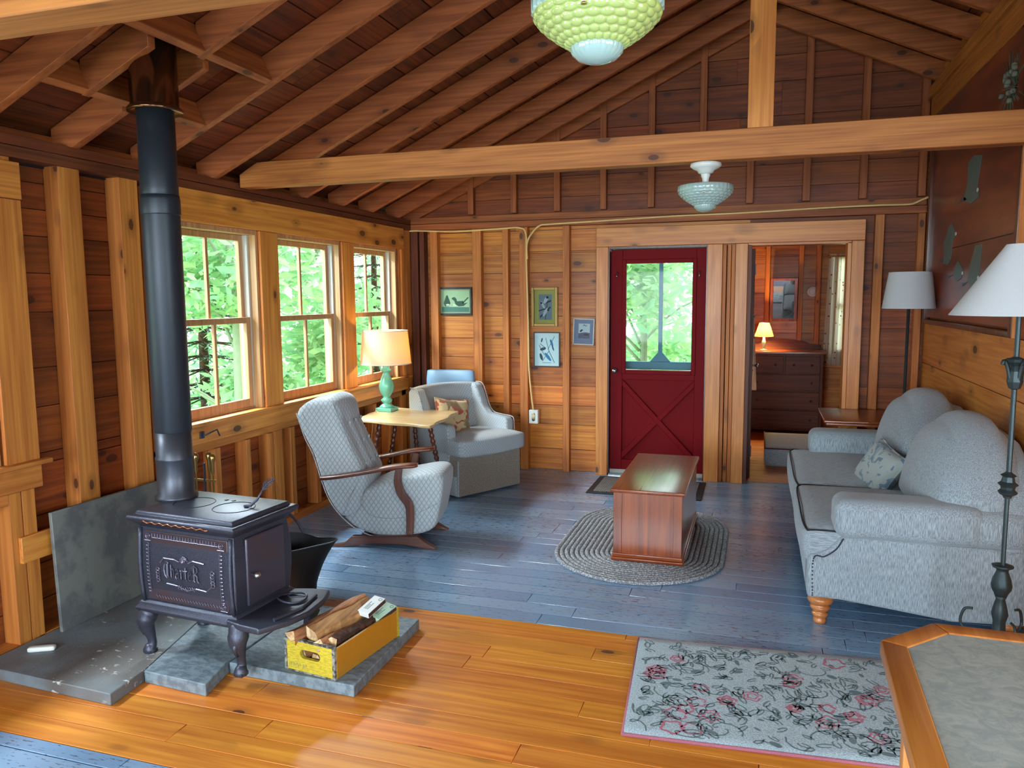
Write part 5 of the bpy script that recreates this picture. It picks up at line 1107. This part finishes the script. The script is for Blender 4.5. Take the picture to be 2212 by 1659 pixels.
picture('green-toned print of two seabirds in a dark frame near the corner', -2.829*fy, -2.50*fy+.0, pz(1.418), pz(1.674), plain('dark_frame', (34, 38, 36), .4), .018, (150, 170, 140), (.09, .91, .12, .88, (160, 198, 156)),
    [((74, 124, 112), [[(0, 0), (1, 0), (1, .22), (0, .24)]]), ((52, 86, 72), [[(.07, .42), (.17, .78), (.22, .78), (.32, .42), (.27, .26), (.12, .26)], [(.36, .62), (.40, .68), (.47, .70), (.54, .62), (.56, .50), (.78, .52), (.80, .40), (.95, .44), (.80, .28), (.62, .26), (.50, .36), (.46, .52), (.42, .56)], line((.76, .40), (.97, .68), .05)]), ((196, 224, 190), [ell(.22, .33, .07, .05), [(.42, .28), (.55, .28), (.50, .36), (.42, .38)]])])
picture('gilt-framed print of birds on a branch, upper of the stacked pair', -1.934*fy, -1.692*fy, pz(1.32), pz(1.665), plain('antique_gilt_frame', (156, 128, 72), .35, .5, bump=.4, scale=70), .026, (150, 152, 84), (.27, .76, .17, .82, (96, 118, 128)),
    [((34, 44, 52), [line((.1, .1), (.9, .5), .07), line((.2, .6), (.95, .75), .06), line((.5, .0), (.7, .9), .05), line((.0, .35), (.6, .45), .05)]), ((150, 172, 184), [ell(.55, .78, .22, .1, .6), ell(.32, .58, .2, .07, 2.4), ell(.5, .3, .24, .09, .7)]), ((20, 26, 32), [ell(.66, .88, .1, .05), ell(.2, .66, .08, .04), ell(.72, .38, .08, .04)])], fd=.03)
picture('pale blue-white print of swallows on twigs, lower of the stacked pair', -1.918*fy, -1.675*fy, pz(.958), pz(1.27), plain('slim_dark_frame', (70, 76, 80), .4), .010, (200, 222, 222), (.08, .92, .08, .92, (186, 220, 224)),
    [((60, 84, 88), [line((.3, .1), (.6, .45), .02), line((.6, .45), (.45, .9), .02), line((.6, .45), (.85, .05), .025), line((.4, .3), (.15, .65), .02), line((.55, .5), (.85, .95), .02), line((.3, .05), (.7, .05), .012), line((.2, .7), (.45, .55), .02)]), ((44, 120, 168), [ell(.72, .72, .14, .05, 2.0), ell(.55, .25, .2, .06, 2.4)]), ((52, 70, 84), [ell(.25, .25, .13, .06, 2.), ell(.33, .52, .14, .05, .2), ell(.28, .82, .08, .03, 1.2), ell(.78, .55, .03, .1, .4)])])
picture('small grey-blue matted print in whitish frame beside the door casing', -1.556*fy, -1.365*fy, pz(1.158), pz(1.392), plain('silver_white_frame', (200, 198, 192), .4), .012, (118, 134, 160), (.25, .78, .25, .80, (176, 202, 208)),
    [((96, 100, 120), [[(0, 0), (1, 0), (1, .38), (.6, .42), (0, .34)]]), ((50, 62, 66), [ell(.25, .52, .15, .07, .5), line((.4, .85), (.5, .93), .04), line((.5, .93), (.6, .85), .04), line((.62, .82), (.72, .9), .04), ell(.7, .25, .25, .04)])], tilt=rad(2))
# --- electrical
OU = thing('wall_outlet', 'white duplex outlet box on the stud at the foot of the cable', 'outlet', (-1.925, 6.71, .50), 0, 'electrical outlets')
MB().box(-.042, -.03, -.062, .042, .02, .062).build('cover_plate', M['white'], OU, bevel=.004)
b = MB()
for z_ in (-.028, .028): b.lathe([(0, 0), (.016, 0), (.016, .002), (0, .002)], n=16)
for i in range(-64, 0): q = b.v[i]; b.v[i] = (q[0], -.030-q[2], q[1]+(-.024 if i < -64+32*1 and i < -32 else .024))
b.build('socket_face', M['cream'], OU)
b = MB()
for z_ in (-.024, .024):
    for x_ in (-.007, .005): b.box(x_, -.0335, z_-.004, x_+.002, -.0318, z_+.005)
b.build('slots', M['soot'], OU)
O2 = thing('wall_outlet', 'cream outlet with adapters plugged in beneath the window sill', 'outlet', (-3.10, 5.62, .48), 0, 'electrical outlets')
MB().box(-.02, -.045, -.065, .022, .045, .065).build('cover_plate', M['cream'], O2, bevel=.004)
MB().box(.022, -.02, -.045, .055, .02, -.005).box(.022, -.02, .01, .045, .02, .045).build('plug', M['white'], O2, bevel=.004)
def cable(label, pts, r=.008, mat='wire'):
    b = MB(); b.tube(bez(pts, 5), r, 7); return tag(b.build('electrical_cable', M[mat]), label, 'cable', 'electrical cables on the north wall')
Yc = YB-.037
cable('cream cable from the west corner along the plate and down to the outlet', [B(868, 530, 1, 6.69)+V((0, 0, 0)), B(870, 510, 1, Yc), B(885, 499, 1, Yc), B(980, 500, 1, Yc), B(1080, 494, 1, Yc), B(1122, 492, 1, Yc), B(1136, 505, 1, Yc), B(1137, 560, 1, Yc+.02), B(1141, 700, 1, Yc+.02), B(1143, 800, 1, Yc+.02), B(1152, 887, 1, Yc+.02)])
Y2 = YB-.04
cable('cream cable looping up and running above the door casing to the framed mural', [B(1139, 560, 1, Y2), B(1138, 530, 1, Y2), B(1146, 508, 1, Y2), B(1165, 488, 1, Y2), B(1190, 484, 1, Y2), B(1300, 477, 1, Y2), B(1450, 467, 1, Y2), B(1600, 460, 1, Y2), B(1780, 449, 1, Y2), B(1900, 443, 1, Y2), B(1965, 441, 1, Y2), B(1990, 432, 1, Y2), B(2010, 424, 1, Y2)])
# --- window crank handle on the apron
b = MB(); b.tube([(0, 0, 0), (.03, .0, 0), (.04, .03, .01), (.04, .09, .02), (.05, .10, -.02)], .005, 6); b.box(-.002, -.015, -.02, .01, .015, .02); o = b.build('window_crank', M['iron']); o.location = (-3.098, 3.72, .79); tag(o, 'small iron crank on the apron below the window nearest the stovepipe', 'window crank')
# --- framed mural on the partition
MU = thing('framed_mural', 'tall dark red-brown painted panel with grey flying birds in a wooden frame', 'painting', (XR-.001, 4.40, 1.36))
hM, wM = 1.53, 2.20
def panel_paint():
    t = NT('red_brown_painted_boards'); v = t.tc.outputs['Object']; a = t.noise(t.vm('MULTIPLY', v, (1, .9, 4.)), 1.3, 4, .6).outputs[0]; f = t.noise(t.vm('MULTIPLY', v, (1, 3, 22.)), 1., 4).outputs[0]
    c = t.mix(t.step(a, .3, .7), L((84, 32, 24)), L((164, 70, 34))); c = t.mix(t.math('MULTIPLY', f, .4), c, L((70, 32, 28))); return t.out(c, .3, coat=.5)
MB().box(-.022, .05, .05, -.008, wM-.05, hM).build('painted_panel', panel_paint(), MU)
b = MB()
for bx in [(-.045, 0, 0, 0, .05, hM), (-.045, wM-.05, 0, 0, wM, hM), (-.045, .05, 0, 0, wM-.05, .035)]: b.box(*bx)
b.build('mural_frame', M['walnut_z'], MU, bevel=.006, seg=3)
b = MB()
for y_ in (-.012, wM): b.box(-.04, y_, 0, -.0, y_+.012, hM)
b.build('light_edging', M['trim_z'], MU)
def mp(px, py): q = B(px, py, 0, XR-.023); return (q.y-4.40, q.z-1.36)
b = MB(); mx_ = lambda a, c, d: (d, a, c)
birds = [([(2105, 335), (2122, 335), (2112, 400), (2116, 425), (2098, 440), (2082, 432), (2090, 400), (2092, 352)], [(2082, 425), (2090, 430), (2070, 440)], (2113, 410)),
    ([(2058, 483), (2066, 505), (2058, 520), (2054, 560), (2048, 572), (2038, 570), (2040, 545), (2038, 525), (2046, 508), (2050, 490)], [(2038, 562), (2030, 560), (2030, 566)], (2066, 505)),
    ([(2070, 562), (2080, 580), (2078, 600), (2068, 608), (2060, 598), (2062, 580)], [(2062, 592), (2048, 596), (2050, 600)], (2080, 590)),
    ([(2108, 530), (2122, 528), (2116, 590), (2114, 602), (2098, 622), (2090, 605), (2096, 575)], [(2092, 608), (2078, 612), (2080, 618)], (2114, 600))]
b.m = 0
for body, wing, eye in birds:
    b.m = 0; b.prism([mp(*p) for p in body], mx_, -.0245, -.0225); b.m = 1; b.prism([mp(*p) for p in wing], mx_, -.0245, -.0225)
    b.m = 2; e = mp(*eye); b.prism([(e[0]+.022*cos(q), e[1]+.012*sin(q)) for q in [2*pi*i/10 for i in range(10)]], mx_, -.0258, -.0245)
b.build('painted_birds', [plain('grey_green_bird_paint', (92, 112, 108), .4, var=.2), plain('blue_bird_paint', (56, 84, 110), .4), M['white']], MU)
b = MB(); pA, pB = mp(2045, 540), mp(2190, 505); b.prism([pA, pB, (pB[0], pB[1]+.006), (pA[0], pA[1]+.006)], mx_, -.0228, -.0222); b.build('panel_crack', M['soot'], MU)
DS = thing('dried_spray', 'spiky dried plant spray hanging high on the partition', 'dried plant'); q = B(2196, 185, 0, XR-.09); DS.location = q
b = MB(); rg = random.Random(3)
for i in range(60):
    a = rg.uniform(0, 2*pi); e = rg.uniform(-.6, 1.); l = rg.uniform(.05, .17); d = V((-.3*rg.random(), cos(a), sin(a)*.9)).normalized(); b.tube([(0, 0, 0), d*l*.6+V((-.01, 0, 0)), d*l], [.003, .0025, .001], 4)
b.build('stems', plain('grey_green_dry', (74, 82, 66), .8), DS)
b = MB()
for i in range(14): a = rg.uniform(0, 2*pi); l = rg.uniform(.03, .14); b.rbox((-.03, cos(a)*l, sin(a)*l), (.014, .014, .014), .013, n=3)
b.build('seed_heads', plain('pale_seed', (104, 104, 88), .8), DS)['kind'] = 'stuff'
# ================================================================== BEDROOM
DRS = thing('dresser', 'dark wooden chest of drawers against the bedroom back wall', 'dresser', (-.12, 9.28, 0))
MB().box(0, .02, .04, .82, .46, .92).build('carcass', M['dark_z'], DRS, bevel=.003); MB().box(-.01, 0, .92, .85, .47, .945).build('top', M['chest_x'], DRS, bevel=.004)
b = MB(); P = [(0, .945), (0, 1.0), (.12, 1.01), (.2, 1.045), (.4, 1.07), (.62, 1.045), (.7, 1.01), (.82, 1.0), (.82, .945)]; b.prism(P, lambda a, c, d: (a, d, c), .43, .45); b.build('back_rail', M['dark_x'], DRS)
for z_, hh in ((.70, .19), (.50, .185), (.29, .195), (.07, .205)):
    for x0_, x1_ in (((.03, .40), (.42, .79)) if z_ == .70 else ((.03, .79),)):
        dw = MB().box(x0_, .0, z_, x1_, .02, z_+hh).build('drawer', M['dark_x'], DRS, bevel=.004)
        for xx in ((x0_+.09, x1_-.09)): b = MB(); b.lathe([(.006, 0), (.006, .012), (.014, .018), (.012, .026), (0, .028)], n=12); o = b.build('drawer_knob', M['dark_z'], dw); o.rotation_euler = (pi/2, 0, 0); o.location = (xx, 0, z_+hh/2)
BL = thing('bedside_lamp', 'small lit lamp with yellow cone shade on the bedroom dresser', 'lamp', (B(1650, 740, 1, 9.42).x, 9.42, .945))
MB().lathe([(.045, 0), (.045, .012), (.02, .02), (.014, .05), (.024, .08), (.026, .10), (.014, .13), (.01, .165), (0, .165)], n=20).build('base', M['clear_glass'], BL)
b = MB(); b.sheet(lambda u, v: ((.105-.05*v)*cos(2*pi*u), (.105-.05*v)*sin(2*pi*u), .165+.155*v), 32, 3, wrap=True); b.build('lamp_shade', M['shade_small'], BL)
b = MB(); b.rbox((0, 0, .225), (.018, .018, .024), .018, n=5); b.build('bulb', M['bulb'], BL)
lamp_light('bedside_bulb', (BL.location.x, 9.42, .945+.23), 70, (1, .60, .22))
def scale_pt(px, py, y): q = B(px, py, 1, y); return q
q0 = scale_pt(1662, 694, 9.70); q1 = scale_pt(1724, 600, 9.70)
MR = thing('wall_mirror', 'wood-framed mirror hanging above the bedroom dresser', 'mirror', ((q0.x+q1.x)/2, 9.70, (q0.z+q1.z)/2)); w_, h_ = q1.x-q0.x, q1.z-q0.z
b = MB()
for bx in [(-w_/2, -.02, -h_/2, -w_/2+.035, .0, h_/2), (w_/2-.035, -.02, -h_/2, w_/2, .0, h_/2), (-w_/2+.035, -.02, h_/2-.03, w_/2-.035, .0, h_/2), (-w_/2+.035, -.02, -h_/2, w_/2-.035, 0, -h_/2+.035)]: b.box(*bx)
b.build('mirror_frame', M['chest_z'], MR, bevel=.003); MB().box(-w_/2+.035, -.012, -h_/2+.035, w_/2-.035, -.004, h_/2-.03).build('mirror_glass', M['mirror'], MR); MR.rotation_euler = (rad(6.5), 0, rad(-1.0))
sdp = scale_pt(1755, 630, 9.77)
SDt = thing('smoke_detector', 'round white smoke detector on the bedroom wall beside the mirror', 'smoke detector', sdp)
b = MB(); b.lathe([(0, 0), (.062, 0), (.062, .02), (.05, .032), (0, .034)], n=32); o = b.build('housing', M['white'], SDt); o.rotation_euler = (pi/2, 0, 0)
b = MB()
for i in range(12): a = 2*pi*i/12; b.box(.035*cos(a)-.004, -.0345, .035*sin(a)-.002, .035*cos(a)+.004, -.033, .035*sin(a)+.002)
b.build('vents', M['soot'], SDt)
CU = thing('window_curtain', 'sprigged cream curtain beside the bedroom window', 'curtain', (0, 0, 0)); cp = [scale_pt(1793, 548, 9.68), scale_pt(1836, 548, 9.68), scale_pt(1778, 745, 9.68), scale_pt(1822, 790, 9.68)]
def cfn(u, v):
    xl = cp[0].x+(cp[2].x-.0-cp[0].x)*(1-v); xr = 1.02; zt, zb = cp[0].z, cp[3].z; x = xl+(xr-xl)*u; return (x, 9.765+.012*sin(u*38)+.006*sin(u*17+2), zb+(zt-zb)*v)
b = MB(); b.sheet(cfn, 90, 14); b.build('curtain_cloth', M['curtain'], CU)
b = MB(); b.tube([(cp[0].x-.03, 9.68, cp[0].z-.03), (1.75, 9.68, cp[0].z-.03)], .008, 8); b.build('curtain_rod', M['brass'], CU)
# second curtain hanging by the open bedroom door
C2 = thing('hanging_curtain', 'narrow sprigged cloth hanging behind the open bedroom door', 'curtain', (0, 0, 0)); cA = scale_pt(1624, 575, 8.6); cB = scale_pt(1634, 843, 8.6)
b = MB(); b.sheet(lambda u, v: (cA.x-.06+(.06+cB.x-cA.x)*u*(1-.5*v), 8.6+.012*sin(u*20), cB.z+(cA.z-cB.z)*v), 20, 8); b.build('curtain_cloth', M['curtain'], C2)
BD = thing('bedroom_door', 'brown bedroom door standing open, seen edge-on in the doorway', 'door', (-.062, 6.90, 0), rad(91.0))
MB().box(0, -.02, .01, .72, .015, 1.97).build('leaf', M['dark_z'], BD, bevel=.003)
b = MB(); b.lathe([(.024, 0), (.024, .004), (.008, .008), (.008, .03), (.022, .04), (.024, .052), (.012, .06), (0, .061)], n=16); o = b.build('knob', M['steel'], BD); o.rotation_euler = (pi/2, 0, 0); o.location = (.66, -.02, .93)
for z_ in (.2, 1.75): MB().box(-.01, -.028, z_, .03, -.02, z_+.09).build('hinge', M['iron'], BD)
FB = thing('padded_bench', 'low grey padded bench in the bedroom beyond the loveseat arm', 'bench', (.085, 7.46, 0))
b = MB(); b.rbox((.45, .46, .085), (.45, .46, .085), .015, n=6); b.build('cover', M['chenille_h'], FB); b = MB(); b.tube([(0, 0, .168), (0, .92, .168)], .006, 6); b.tube([(0, 0, .168), (.9, 0, .168)], .006, 6); b.build('piping', plain('wine_piping', (110, 50, 56), .8), FB)
BP = MB(); BP.rbox((0, 0, .16), (.13, .09, .2), .06, n=8, warp=lambda o, p: (o.x*(1.1-.5*o.z), o.y, o.z)); o = BP.build('black_bag', M['mat_black']); qb = scale_pt(1822, 845, 9.2); o.location = (qb.x+.10, 9.2, qb.z-.18); o.rotation_euler = (0, rad(18), 0); tag(o, 'black bag leaning on the bedroom table behind the door casing', 'bag')
b = MB(); b.box(-.2, -.15, 0, .35, .25, .02); nt = thing('night_stand', 'small stand under the black bag in the bedroom', 'table', (qb.x+.12, 9.2, 0)); hz = qb.z-.20
MB().box(-.14, -.15, hz-.02, .35, .3, hz).build('top', M['stud_x'], nt)
for x_, y_ in ((-.12, -.13), (.3, -.13), (-.12, .26), (.3, .26)): MB().box(x_, y_, 0, x_+.03, y_+.03, hz-.02).build('leg', M['stud_z'], nt)
